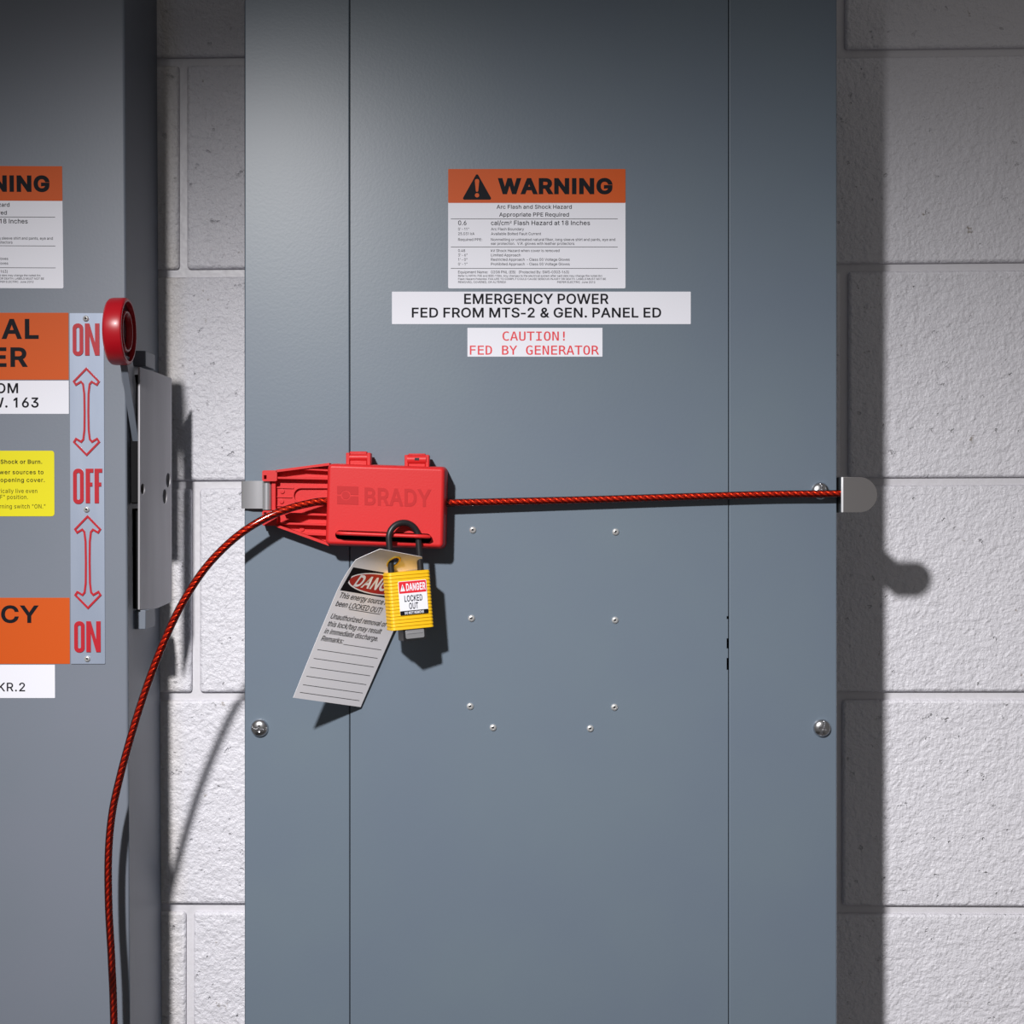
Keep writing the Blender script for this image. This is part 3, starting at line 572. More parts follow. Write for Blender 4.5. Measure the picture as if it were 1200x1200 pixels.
t_.build('trim_frame', M_grey, panel, bevel=.0009, label='grey steel frame around the panel door')
# door with the hinge notches in its edge
nz = lambda py: W(0, py).z
dpts = [(DX0, DZ0), (DX1, DZ0)]
for a, b in ((785, 771), (760, 748), (725.5, 722)):
    dpts += [(DX1, nz(a)), (DX1 - .0012, nz(a)), (DX1 - .0012, nz(b)), (DX1, nz(b))]
dpts += [(DX1, DZ1), (DX0, DZ1)]
door = MB().prism([dpts], 0., .0018).build('door', M_grey, panel)
# fixing screws with a combined slot and cross
def screw_mesh(name, ang):
    mb = MB(); n, m = 48, 14; r0 = .0076; H = .0042
    vs = []; fs = []
    for j in range(m + 1):
        r = r0 * (1 - j / m)
        for i in range(n):
            a = 2 * math.pi * i / n; x, z = r * math.cos(a), r * math.sin(a)
            hh = H * math.sqrt(max(0, 1 - (r / r0) ** 2)) ** .9 + .0006
            u = x * math.cos(ang) + z * math.sin(ang); v = -x * math.sin(ang) + z * math.cos(ang)
            if (abs(v) < .0007 and abs(u) < .0062) or (abs(u) < .0008 and abs(v) < .003):
                hh = min(hh, max(H - .0020, .0006) if r < .005 else hh * .6)
            vs.append((x, -hh, z))
    for j in range(m):
        for i in range(n):
            fs.append((j * n + i, j * n + (i + 1) % n, (j + 1) * n + (i + 1) % n, (j + 1) * n + i))
    vs += [(r0 * math.cos(2 * math.pi * i / n), 0, r0 * math.sin(2 * math.pi * i / n)) for i in range(n)]
    b = (m + 1) * n
    fs += [(b + i, b + (i + 1) % n, (i + 1) % n, i) for i in range(n)]
    return mb.add(vs, fs).mesh(name, M_steel, smooth=35)
for (px, py, an) in ((304.5, 853, -.08), (963, 853, 1.25), (961, 575.5, 1.5)):
    piece('trim_screw', screw_mesh('trim_screw', an), panel, W(px, py, 0), label='domed zinc screw')
rv = MB().lathe([(0, .0029), (.0008, .0029), (.0016, .0022), (.0018, .0014), (.0016, .0011), (.0003, .0009), (.0002, 0)], (0, 0, 0), (0, -1, 0), 20).mesh('rivet', M_rivet)
rvh = MB().lathe([(.0004, .00095), (.0007, .0009), (.0007, 0)], (0, 0, 0), (0, -1, 0), 12).mesh('rivet_hole', M_gap)
def rivet(px, py, parent, h=0., s=1.):
    o = piece('rivet', rv, parent, W(px, py, h)); o.scale = (s, s, s)
    c = piece('rivet_hole', rvh, o, W(px, py, h)); c.location = (0, 0, 0)
for px, py in ((554, 621), (721.3, 623.3), (552.5, 724.5), (720.7, 726.6), (551, 827.6), (720, 828.7), (577.8, 852.6), (691.7, 853.6)):
    rivet(px, py, panel)

# ---- stickers
def plain(h): return lambda x, y: W(x, -y, h)
def sticker(name, parent, x0, y0, x1, y1, m, h, label, r=1.5, fn=None, t=.3):
    fn = fn or (lambda x, y, hh: W(x, -y, hh))
    c = rrect(x0, -y1, x1, -y0, r, 3) if r else [(x0, -y1), (x1, -y1), (x1, -y0), (x0, -y0)]
    q = [(lambda v: (v.x, v.z))(fn(p[0], p[1], h + t)) for p in c]
    return MB().prism([q], -(h + t) * 1e-3, -(h - .05) * 1e-3).build(name, m, parent, label=label)

def bar_(mb, fn, x0, y0, x1, y1):
    mb.add([fn(x0, -y1), fn(x1, -y1), fn(x1, -y0), fn(x0, -y0)], [(0, 1, 2, 3)])

def warning_sticker(parent, h, F3, label):
    """F3(x, y, h): layout of the arc-flash sticker as on the middle panel, moved to where this one hangs"""
    base = sticker('warning_label', parent, 525.2, 198, 733, 338, M_white, h, label, 1.6, F3)
    fn = lambda x, y: F3(x, y, h + .38)
    hd = MB().flat([rrect(525.2, -237.8, 733, -198, .8, 2)], fn).build('orange_header', M_orange, base, recalc=False)
    fk = lambda x, y: F3(x, y, h + .46)
    ink = MB()
    set_text(ink, 'WARNING', fk, 18.9, 583.3, 718, -227.6, bold=.078)
    ex = [(556.4, -212), (556.9, -210.3), (559, -209.6), (561.1, -210.3), (561.6, -212), (560.4, -224), (559, -225), (557.6, -224)]
    ink.flat([ccw(rpoly([(559, -202.6), (576.6, -234), (541.4, -234)], 1.6, 4)), cw(ex), cw(ellipse(559, -228.8, 2.6, 2.6, 14))], fk)
    T = lambda s, x0, x1, y, cap, b=.012: set_text(ink, s, fk, cap, x0, x1, -y, bold=b)
    T('Arc Flash and Shock Hazard', 582, 670, 244.6, 4.6); T('Appropriate PPE Required', 585, 666.7, 253.7, 4.6)
    T('0.6', 536.9, 546.6, 263.7, 5.2); T('cal/cm', 575.4, 596.5, 263.7, 5.2); T('2', 597.3, 599.6, 261.4, 2.6); T('Flash Hazard at 18 Inches', 602.4, 691.4, 263.7, 5.2)
    T('0\' - 11"', 536.9, 549.5, 269.9, 3.1, 0); T('Arc Flash Boundary', 575.4, 614, 269.9, 3.1, 0)
    T('25.031 kA', 536.9, 556, 275.4, 3.1, 0); T('Available Bolted Fault Current', 575.4, 634, 275.4, 3.1, 0)
    T('Required PPE:', 536.9, 565, 282.2, 3.1, 0); T('Nonmelting or untreated natural fiber, long sleeve shirt and pants, eye and', 575.4, 721, 282.2, 3.1, 0)
    T('ear protection.  V.R. gloves with leather protectors', 575.4, 673, 286.9, 3.1, 0)
    T('0.48', 536.9, 545, 295.2, 3.1, 0); T('kV Shock Hazard when cover is removed', 575.4, 655.7, 295.2, 3.1, 0)
    T('3\' - 6"', 536.9, 547.6, 300.4, 3.1, 0); T('Limited Approach', 575.4, 610, 300.4, 3.1, 0)
    T('1\' - 0"', 536.9, 547.6, 305.6, 3.1, 0); T('Restricted Approach  - Class 00 Voltage Gloves', 575.4, 667.6, 305.6, 3.1, 0)
    T('0\' - 1"', 536.9, 547.6, 310.9, 3.1, 0); T('Prohibited Approach  - Class 00 Voltage Gloves', 575.4, 667.6, 310.9, 3.1, 0)
    T('Equipment Name:', 536.9, 571.7, 320.3, 3.1, 0); T('0208 PNL (EB)', 575.4, 604, 320.3, 3.1, 0); T('(Protected By: SWS-0303-163)', 608, 666.7, 320.3, 3.1, 0)
    T('Refer to NFPA-70E and IEEE-1584. Any changes to the electrical system after said date may change the noted Arc', 536.9, 706, 324.3, 2.3, 0)
    T('Flash Hazard Potential. FAILURE TO COMPLY COULD CAUSE SERIOUS INJURY OR DEATH. LABELS MUST NOT BE', 536.9, 710, 328, 2.3, 0)
    T('REMOVED, COVERED, OR ALTERED!', 536.9, 592.8, 331.7, 2.3, 0); T('PIEPER ELECTRIC  June 2012', 653, 697.5, 331.7, 2.3, 0)
    for y in (256.4, 289.4, 314.5): bar_(ink, fk, 528.3, y - .25, 723.9, y + .25)
    ink.build('lettering', M_ink, base, recalc=False)
    return base

warning_sticker(panel, 0, lambda x, y, h: W(x, -y, h), 'orange and white arc flash warning sticker on the panel door')
s_ = sticker('power_source_label', panel, 459.3, 341.8, 809.5, 379.8, M_white, 0, 'long white sticker reading emergency power', .6)
tx = MB(); f_ = plain(.42)
set_text(tx, 'EMERGENCY POWER', f_, 12, 543.9, 713.3, -356.2, bold=.03)
set_text(tx, 'FED FROM MTS-2 & GEN. PANEL ED', f_, 11.6, 482.6, 774.8, -372.1, bold=.03)
tx.build('lettering', M_ink, s_, recalc=False)
s_ = sticker('caution_label', panel, 547.8, 384.2, 706, 418, M_white, 0, 'small white sticker with red caution lettering', .4)
tx = MB()
set_text(tx, 'CAUTION!', f_, 10.6, 588.8, 661.7, -399.1, font='mono', bold=.012)
set_text(tx, 'FED BY GENERATOR', f_, 10.6, 550.6, 702, -415.6, font='mono', bold=.012)
tx.build('red_lettering', M_redink, s_, recalc=False)

# ================================================================ SWITCH BOX AT THE LEFT
HL = -18.0
sx_ = lambda z: -.33385 - (z - CZ) * .0050          # its right edge leans a little
SZ0, SZ1 = CZ - .60, CZ + .57
switch = thing('transfer_switch', 'grey safety switch box with on and off plate and round red handle knob', 'electrical switch', (-.55, .146, SZ0))
SXL = -.80
def slab(mb, dx, y0, y1, z0, z1, xl=SXL):
    return mb.hexa([(xl, y0, z0), (sx_(z0) + dx, y0, z0), (sx_(z1) + dx, y0, z1), (xl, y0, z1),
                    (xl, y1, z0), (sx_(z0) + dx, y1, z0), (sx_(z1) + dx, y1, z1), (xl, y1, z1)])
slab(MB(), -.0016, .0215, .146, SZ0 + .002, SZ1 - .002).build('enclosure', M_grey2, switch, bevel=.001)
slab(MB(), 0, .018, .0385, SZ0, SZ1, SXL - .002).build('cover', M_grey2, switch, bevel=.0022, seg=4, label='flat grey front cover with a folded edge')

def FL(x, y, h):
    py = 235.7 + (-y - 238) * 1.023
    return W(73.0 - (733 - x) * .987 + (py - 215) * .011, py + (x - 733) * .004, h)
warning_sticker(switch, HL, FL, 'orange and white arc flash sticker cut off by the frame, on the switch box')
def lean(x, y, h): return W(x + (-y - 560) * .004, -y, h)
def text_sticker(name, x0, y0, x1, y1, m, label, lines, r=.6, ink=M_ink):
    b_ = sticker(name, switch, x0, y0, x1, y1, m, HL, label, r, lean)
    t = MB(); fn = lambda x, y: lean(x, y, HL + .42)
    for ln in lines:
        set_text(t, ln[0], fn, ln[2], x1=ln[1], y=-ln[3], bold=ln[4], wf=ln[5], space=ln[6] if len(ln) > 6 else 0)
    t.build('lettering', ink, b_, recalc=False)
text_sticker('orange_label', -90, 366.5, 81, 445, M_orange, 'orange sticker with two lines of large black letters',
             [('MANUAL', 46, 23.5, 397.2, .05, 1.10, .05), ('TRANSFER', 33.2, 23, 430, .05, 1.14, .03)])
text_sticker('room_label', -90, 446, 81, 485, M_white, 'white sticker with a room number below the orange one',
             [('ROOM', 21.6, 11.8, 460.8, .03, 1.05, .03), ('W. 163', 45.6, 11.8, 477.6, .03, 1.06, .03)])
text_sticker('hazard_label', -70, 528.2, 63.6, 605, M_yellow, 'yellow sticker warning of shock or burn',
             [('Shock or Burn.', 49.5, 4.9, 543.5, .03, 1.02, .05), ('power sources to', 51, 4.9, 555.7, .02, 1.02, .08), ('opening cover.', 52.4, 4.9, 564.9, .02, 1.02, .08),
              ('electrically live even', 43.5, 4.9, 577.7, 0, .86, .06), ('"OFF" position.', 32.6, 4.9, 584.8, 0, .86, .06), ('turning switch "ON."', 53, 4.9, 595.8, 0, .86, .06)], 3.2)
text_sticker('emergency_label', -110, 700.5, 81, 778, M_orange, 'orange sticker with large black letters near the bottom of the plate',
             [('EMERGENCY', 44.8, 20.5, 730, .045, 1.16, .03)])
text_sticker('breaker_label', -90, 779, 63.4, 818, M_white, 'white sticker with a breaker number', [('BKR.2', 28.4, 10.2, 810.2, .02, 1.05, .05)])

plate = sticker('position_plate', switch, 82.3, 367, 122.2, 778, M_plate, HL, 'pale aluminium plate with raised red on and off lettering', .8, lean, t=.9)
raised = MB()
def lw(c): return [(lambda v: (v.x, v.z))(lean(p[0], -p[1], HL + 1.5)) for p in c]
def rz_(*cs): raised.prism([lw(c) for c in cs], -(HL + 1.7) * 1e-3, -(HL + .8) * 1e-3)
def let_O(x0, x1, y0, y1): rz_(rrect(x0, y0, x1, y1, (x1 - x0) * .46, 6), rrect(x0 + 4.3, y0 + 4.8, x1 - 4.3, y1 - 4.8, (x1 - x0 - 8.6) * .46, 4))
def let_N(x0, x1, y0, y1):
    s = 5.2
    rz_([(x0, y1), (x0, y0), (x0 + s, y0), (x1 - s, y0 + (y1 - y0) * .62), (x1 - s, y0), (x1, y0), (x1, y1), (x1 - s, y1), (x0 + s, y0 + (y1 - y0) * .38), (x0 + s, y1)])
def let_F(x0, x1, y0, y1):
    s = 5.0; m = y0 + (y1 - y0) * .40
    rz_([(x0, y1), (x0, y0), (x1, y0), (x1, y0 + 4.6), (x0 + s, y0 + 4.6), (x0 + s, m), (x1 - 1.2, m), (x1 - 1.2, m + 4.6), (x0 + s, m + 4.6), (x0 + s, y1)])
let_O(85.8, 98.2, 379, 417); let_N(100.2, 117.2, 379, 416.5)
let_O(85.6, 98.0, 549.2, 590.5); let_F(100.4, 109.4, 549.2, 589.6); let_F(110.8, 119.8, 549.2, 589.6)
let_O(86.2, 98.4, 728.0, 764.6); let_N(100.4, 117.2, 728.0, 764.2)
def arrow(cx, y0, y1):
    half = [(0, 0), (15.2, 15.6), (12.4, 20.0), (6.4, 16.4), (4.2, 19), (2.9, 30), (2.6, (y1 - y0) / 2)]
    c = [(cx + x, y0 + y) for x, y in half] + [(cx + x, y1 - y) for x, y in half[::-1][1:]]
    c += [(cx - x, y1 - y) for x, y in half[1:]] + [(cx - x, y0 + y) for x, y in half[::-1][1:-1]]
    c = ccw(c)
    rz_(offset_poly(c, .75), offset_poly(c, -1.55))
arrow(101.6, 431.4, 533.6); arrow(102.4, 604.6, 713)
raised.build('raised_lettering', M_redraise, plate, label='red letters and arrows')
for px, py in ((101.4, 373.3), (102.2, 597), (103, 772)): rivet(px - .6, py, switch, HL + .9, .9)

# operating mechanism on its side: guard plate, tabs, pivot housing, handle
GF, GB = -15.0, -82.0                                   # guard plate: front and rear edge (mm in front of the panel)
tl, bl, tr_, br_ = W(164, 430, GF), W(164.6, 714.5, GF), W(201.5, 438.5, GB), W(203.5, 708.5, GB)
guard_o = tl.copy(); eu = (tr_ - tl); lu = eu.length; eu = Vector((eu.x, eu.y, 0)).normalized(); en = Vector((-eu.y, eu.x, 0))
if en.x < 0: en = -en
def gp(c, d): return guard_o + eu * c[0] + Vector((0, 0, c[1])) + en * d
Lw = Vector((tr_.x - tl.x, tr_.y - tl.y)).length
outl = [(0, bl.z - tl.z), (Lw * .55, bl.z - tl.z - .001), (Lw, bl.z - tl.z + .003), (Lw, -.004), (Lw * .6, -.002), (0, 0)]
hl_ = [ellipse(.006, W(0, 573, GF).z - tl.z, .0042, .0048, 16), ellipse(Lw - .008, W(0, 563, GB).z - tl.z, .0048, .0066, 16), ellipse(Lw - .0155, W(0, 582, GB).z - tl.z, .0048, .0066, 16)]
gm = MB().prism([outl] + hl_, 0, .002)
gm.v = [gp((p.x, p.z), -p.y) for p in gm.v]
guard = gm.build('handle_guard', M_galv, switch, bevel=.0004, label='galvanised sheet guard with three holes')
sx0 = sx_(CZ + .03)
for (ya, yb) in ((411, 429), (715, 737.5)):
    a = W(0, ya, -50).z; b = W(0, yb, -50).z
    MB().box(sx0 - .004, sx0 + .0085, .050, .086, b, a).build('mounting_tab', M_grey2, switch, bevel=.0006)
MB().box(sx0 - .004, sx0 + .0095, .030, .080, W(0, 590, -40).z, W(0, 440, -40).z).build('pivot_housing', M_dark, switch, bevel=.001)
MB().box(sx0 - .004, sx0 + .0035, .0440, .062, W(0, 714, -40).z, W(0, 596, -40).z).build('slide_rail', M_dark, switch, bevel=.0005)

handle = bpy.data.objects.new('switch_handle', None); COL.objects.link(handle); handle.parent = switch
handle['label'] = 'flat steel lever with a round red knob'
kc = W(151.2, 388.5, 15)
handle.location = kc - base_of(switch)
x0b, x1b = sx0 + .0015, sx0 + .0075
zb, zt = W(0, 548, -50).z, kc.z
zk = kc.z - .020; fk_ = (zt - zk) / (zt - zb); yk0, yk1 = -.030 + .075 * fk_, -.006 + .074 * fk_
MB().hexa([(x0b, yk0, zk), (x1b, yk0, zk), (x1b, .045, zb), (x0b, .045, zb),
           (x0b, yk1, zk), (x1b, yk1, zk), (x1b, .068, zb), (x0b, .068, zb)]).build('lever', M_grey2, handle, bevel=.0008)
kb = MB().lathe([(-.0162, .0), (-.0162, .0246), (-.0156, .0266), (-.0142, .0279), (-.0118, .0284), (-.003, .0284), (-.0008, .0278), (0, .0265), (0, .0252),
                 (-.0045, .0246)], kc, (1, 0, 0), 56)
kb.f = kb.f[:-1]
knob = kb.build('knob', M_knob, handle, smooth=30, label='round glossy red knob')
MB().lathe([(-.006, .0247), (-.0042, .0246), (-.0042, .0176), (-.006, .0176)], kc, (1, 0, 0), 56).build('knob_groove', M_knobdark, handle)
rg = MB().lathe([(-.006, .0178), (-.0016, .0174), (-.0009, .0168), (-.0009, .0158), (-.0016, .0152), (-.006, .0148)], kc, (1, 0, 0), 56).build('knob_ring', M_knob, handle)
MB().lathe([(-.0065, .015), (-.0058, .0148), (-.0050, .009), (-.0048, 0)], kc, (1, 0, 0), 40).build('knob_centre', M_knobdark, handle)

# ================================================================ RED CABLE LOCKOUT
dev = thing('lockout_device', 'red plastic cable lockout clipped across the panel edge', 'lockout device', W(450, 640, 0))
FH = 30.0
P2 = lambda px, py, h: (lambda v: (v.x, v.z))(W(px, py, h))
c0 = ccw(rpoly([P2(384.4, 543.8, FH), P2(521.2, 548.0, FH), P2(519.2, 642.0, FH), P2(381.6, 638.0, FH)], .0035, 6))
ring = lambda o, h: [(p[0], -h * 1e-3, p[1]) for p in offset_poly(c0, o)]
bd = MB().loft([ring(.0016, 1.0), ring(.0004, 26.6), ring(.0, 27.6), ring(-.0005, 28.8), ring(-.0013, 29.6), ring(-.0024, 30), ring(-.0028, 30)], False, False)
face = offset_poly(c0, -.0028)
slot = cw(rpoly([P2(393.0, 621.2, FH), P2(505.6, 625.6, FH), P2(505.2, 636.6, FH), P2(392.8, 631.8, FH)], .0036, 7))
pts, tr = fill2d([face, slot])
bd.add([(p[0], -.030, p[1]) for p in pts], tr)
ns = len(slot)
bd.add([(p[0], -.030, p[1]) for p in slot] + [(p[0], -.0265, p[1]) for p in slot], [(i, (i + 1) % ns, (i + 1) % ns + ns, i + ns) for i in range(ns)])
cover = bd.build('cover', M_red, dev, smooth=35, label='red box cover with an embossed maker name')
sb_ = [(p[0], p[1]) for p in offset_poly(slot[::-1], .0006)]
MB().loft([[(p[0], -.0264, p[1]) for p in sb_], [(p[0], -.004, p[1]) for p in sb_]], False, True).build('slot_shade_liner', M_dark, dev, label='hollow behind the slot, coloured black for its shade')  # black lining added to paint the slot's inner shade
# bar across the slot, the shackle goes behind it
bp_ = [W(396, 624.8, 24), W(395.8, 624.8, 33), W(396.6, 624.8, 37), W(399.5, 625, 38.4)] + [W(399.5 + 100 * k / 8, 625 + 3.8 * k / 8, 38.4) for k in range(1, 9)] + [W(502.2, 629, 37), W(503, 629, 33), W(502.8, 629, 24)]
MB().tube(bp_, .0016, 14).build('slot_bar', M_red, dev)
# embossed lettering
lg = MB()
lf = lambda x, y: W(x, -y + (x - 452) * .0306, FH + .25)
set_text(lg, 'BRADY', lf, 20.6, 427.2, 505.5, -592.6, bold=.045)
def lq(c): return ccw([(p[0], -p[1]) for p in c])
def arc(cx, cy, r, a0, a1, n=10): return [(cx + r * math.cos(R(a0 + (a1 - a0) * k / n)), cy + r * math.sin(R(a0 + (a1 - a0) * k / n))) for k in range(n + 1)]
lg.flat([lq([(395, 571.2), (419.8, 571.2), (419.8, 580.8), (410.6, 580.8)] + arc(405, 581.8, 5.8, -10, -170) + [(399.4, 580.8), (395, 580.8)])], lf)
lg.flat([lq([(395, 592.4), (419.8, 592.4), (419.8, 582.8), (410.6, 582.8)] + arc(405, 581.8, 5.8, 10, 170) + [(399.4, 582.8), (395, 582.8)])], lf)
lg.flat([lq(ellipse(405, 581.8, 4.6, 4.6, 20))], lf)
lg.build('embossed_logo', M_redlogo, cover, recalc=False)
# hinges on the top
for (hx, hy, bulge) in ((419.8, 536.5, 0), (488.5, 539, 1)):
    hm = MB()
    for sx in (-12.2, 12.2):
        hm.pbox(hx + sx - 2.2, hy - 6, hx + sx + 2.2, hy + 9, 21, 6)
    hm.pbox(hx - 10, hy - 7.5, hx + 10, hy - 3, 15, 6)
    hm.pbox(hx - 10, hy + 3, hx + 10, hy + 9, 20, 8)
    a, b = W(hx - 11, hy - .4, 18), W(hx + 11, hy - .4, 18)
    hinge = hm.build('hinge', M_red, dev, bevel=.0006)
    pin = MB().tube([a, b], .0030 if not bulge else .0042, 16)
    pin.build('hinge_pin', M_red, hinge)
    if bulge:
        MB().pbox(hx - 2.6, hy - 2.4, hx + 2.6, hy + .4, 22.4, 18).build('pin_slot', M_gap, hinge)
# ribbed arm
am = MB().pprism([rpoly([(322, 552), (387, 543.2), (385, 638), (322, 615.5)], .2, 2)], 8, 1.5)
am.pprism([[(323.5, 550.6), (386, 542.4), (386, 545.4), (323.5, 553.4)]], 17, 2)
am.pprism([[(323.5, 617.4), (386, 640), (386, 636.6), (323.5, 614.2)]], 17, 2)
arm = am.build('arm', M_red, dev, bevel=.0005)
for q in ([(324, 558.6), (386, 559.8), (386, 562.6), (324, 561.4)], [(356, 548.8), (386, 550.0), (386, 552.6), (350, 550.6)],
          [(336, 600.6), (386, 602.0), (386, 605), (332, 603.2)], [(324, 612.0), (386, 613.6), (386, 616.6), (324, 614.6)],
          [(352, 624.0), (386, 626.0), (386, 628.4), (360, 627.2)]):
    MB().pprism([q], 15, 7).build('rib', M_red, arm, bevel=.0005)
for q in ([(324, 570.6), (344, 571.2), (344, 572.6), (324, 572.0)], [(324, 581.6), (342, 582.2), (342, 583.4), (324, 582.8)], [(324, 592.0), (345, 592.8), (345, 594.0), (324, 593.2)]):
    MB().pprism([q], 9.2, 7).build('fine_rib', M_red, arm)
MB().pprism([rrect(342.4, 570.4, 392, 590.6, 10, 6), rrect(344.4, 572.2, 392.5, 588.8, 8.2, 6)], 11, 7).build('slot_rim', M_red, arm, bevel=.0004)
for (x, y) in ((330.8, 575.6), (330, 587.4), (333.5, 554.6), (354, 619.8)):
    MB().lathe([(0, .0020), (.0012, .0020), (.0013, 0)], W(x, y, 8), (0, -1, 0), 14).build('ejector_mark', M_red, arm)
# pivot knuckles, clip roll and clip
for (ya, yb, hy) in ((551.2, 564.0, 559.2), (598.4, 616.0, 602.6)):
    MB().pprism([rrect(307.2, ya, 324.6, yb, 2.0, 4), [(309.2, hy - 2.3), (312.4, hy - 2.3), (312.4, hy + 2.3), (309.2, hy + 2.3)]], 17, 8).pbox(307.8, ya + .4, 324.4, yb - .4, 10, 1.2).build('pivot_knuckle', M_red, dev, bevel=.0006)
ca, cb = W(313, 564.3, 10), W(313, 597.4, 10)
MB().tube([ca, ca.lerp(cb, .5), cb], .0039, 28).build('clip_roll', M_clip, dev, label='rolled bright steel clip end')
MB().pbox(318.2, 563, 323, 598, 13, 1.5).build('pivot_web', M_red, dev, bevel=.0004)
x_e = PX0
cp = [(x_e - .0022, .016), (x_e - .0022, .001), (x_e - .0018, -.0016), (x_e - .0004, -.0030), (x_e + .0035, -.0038), (x_e + .006, -.0048), (x_e + .012, -.0050), (W(313, 0, 6).x, -.0062)]
za, zb_ = W(0, 596, 4).z, W(0, 563.6, 4).z
MB().strip(cp, .0014, za, zb_).build('edge_clip', M_clip, dev, smooth=50, label='bright steel clip hooked over the panel edge')

# ================================================================ HOOK AT THE FAR END OF THE CABLE
hook = thing('edge_hook', 'rounded steel hook plate holding the cable end at the panel side', 'hook', W(985, 600, 0))
HH = 14.0
hxl = PX1 + .0010
s_h = PXM * (1300 - HH) / 1300
rad = (600.6 - 559) / 2
cxh = 1028.2 - rad
pl = [(600 + (hxl + .0008) / s_h, 559.0)] + [(cxh + rad * math.sin(R(180 * k / 18)), 579.8 - rad * math.cos(R(180 * k / 18))) for k in range(19)] + [(600 + (hxl + .0008) / s_h, 600.6)]
MB().pprism([pl], HH, HH - 1.6).build('hook_plate', M_hook, hook, bevel=.0003)
zt_, zb2 = W(0, 559, HH).z, W(0, 600.6, HH).z
MB().strip([(hxl + .0008, .020), (hxl + .0008, -.0123)], .0016, zb2, zt_).build('flange', M_flange, hook, smooth=60)
MB().box(hxl - .0001, hxl + .0018, -.0144, -.0122, zb2, zt_).build('folded_edge', M_fold_glint, hook, bevel=.0006, label='folded edge of the hook, coloured pale for its highlight')

# ================================================================ CABLE
def catmull(P, step):
    P = [Vector(p) for p in P]; Q = [P[0] * 2 - P[1]] + P + [P[-1] * 2 - P[-2]]
    out = []
    for i in range(1, len(Q) - 2):
        a, b, c, d = Q[i - 1], Q[i], Q[i + 1], Q[i + 2]
        n = max(2, int((c - b).length / step))
        for k in range(n):
            t = k / n
            out.append(.5 * ((2 * b) + (c - a) * t + (2 * a - 5 * b + 4 * c - d) * t * t + (3 * b - a - 3 * c + d) * t ** 3))
    out.append(P[-1]); return out
cpx = [(988, 578.6, 9), (960, 579.0, 9), (900, 579.6, 9), (800, 582.4, 9), (700, 585.4, 9.5), (600, 587.8, 11), (522, 589.2, 13), (455, 588.2, 17),
       (386, 587.2, 21), (360, 590.4, 24), (335, 597.2, 27.5), (312, 606.8, 30), (287, 621.6, 32), (264, 640.6, 31), (240, 666.6, 29), (218, 699.4, 27), (200, 734.0, 25),
       (182, 777.2, 23), (166, 822.0, 21), (152, 868.0, 20), (140, 913.0, 19), (131.5, 953.0, 18), (127.2, 1000, 18), (127.4, 1060, 18), (131, 1130, 18), (134, 1220, 18)]
pathP = [W(*p) for p in cpx]
e_ = pathP[-1]
pathP += [e_ + Vector((.01, -.02, -.25)), e_ + Vector((.02, -.06, -.55)), Vector((e_.x + .03, -.12, .06)), Vector((e_.x + .05, -.20, .006)), Vector((e_.x + .16, -.42, .005))]
cable = thing('steel_cable', 'red coated stranded steel cable running from the hook through the lockout and hanging down', 'cable', (pathP[-1].x, pathP[-1].y, 0))
cp_ = catmull(pathP, .0012)
NS, r_in, r_s, LAY = 6, .00195, .00090, .0165
frames = []; up = Vector((0, -1, 0)); dist = 0
for i, p in enumerate(cp_):
    t = (cp_[min(i + 1, len(cp_) - 1)] - cp_[max(i - 1, 0)]).normalized()
    up = (up - t * up.dot(t)).normalized()
    if i: dist += (p - cp_[i - 1]).length
    frames.append((p, up.copy(), t.cross(up), dist))
st = MB(); st2 = MB()
for k in range(NS):
    pth = []
    for p, u, s, dd in frames:
        if p.z < CZ - .52: break
        a = 2 * math.pi * (k / NS + dd / LAY)
        pth.append(p + (u * math.cos(a) + s * math.sin(a)) * r_in)
    (st, st2)[k % 2].tube(pth, r_s, 7)
st2.tube([f[0] for f in frames if f[0].z > CZ - .53], .0011, 6)
st2.build('shade_strands_and_core', M_strand_shade, cable, smooth=80, label='wire core and alternate strands, coloured dark for the shade of the twist')
st.build('glint_strands', M_strand_glint, cable, smooth=80, label='alternate twisted strands, coloured bright for the glints')
MB().tube(cp_, .00325, 16).build('red_jacket', M_jacket, cable, smooth=80, label='clear red plastic jacket')

# ================================================================ PADLOCK
lc = W(478.3, 703.0, 38)
ML = Matrix.Translation(lc) @ Matrix.Rotation(R(-4.2), 4, 'Y') @ Matrix.Rotation(R(20.5), 4, 'Z')
lock = thing('padlock', 'yellow ribbed safety padlock with black shackle hanging from the red lockout', 'padlock', W(480, 752, 38))
def LP(u, v, w): return ML @ Vector((u * 1e-3, -w * 1e-3, v * 1e-3))
def lring(v, o):
    c = rrect(-18.4 - o, -9.5 - o, 18.4 + o, 9.5 + o, 3.2 + o, 4)
    return [LP(p[0], v, p[1]) for p in c]
rings = []; nr = 17; Hh = 47.6; p_ = Hh / nr
for k in range(nr):
    v = -Hh / 2 + k * p_
    rings += [lring(v, -.35 if k == 0 else -.75), lring(v + .25, -.05), lring(v + .45, 0), lring(v + p_ - .75, -.38), lring(v + p_ - .3, -.45)]
rings += [lring(Hh / 2, -1.0)]
lb = MB().loft(rings).build('body', M_lock, lock, smooth=25)
vt = 51.5
path = [LP(-12.7, 20 + (vt - 20) * k / 6, 0) for k in range(7)] + [LP(-12.7 * math.cos(R(180 * k / 20)), vt + 12.7 * math.sin(R(180 * k / 20)), 0) for k in range(1, 20)] + [LP(12.7, vt - (vt - 20) * k / 6, 0) for k in range(7)]
MB().tube(path, .00268, 20).build('shackle', M_black, lock, smooth=60, label='black coated shackle')
def lflat(c, w): return [LP(p[0], p[1], w) for p in c]
def llocal(mb, contours, w): return mb.flat(contours, lambda x, y: LP(x, y, w))
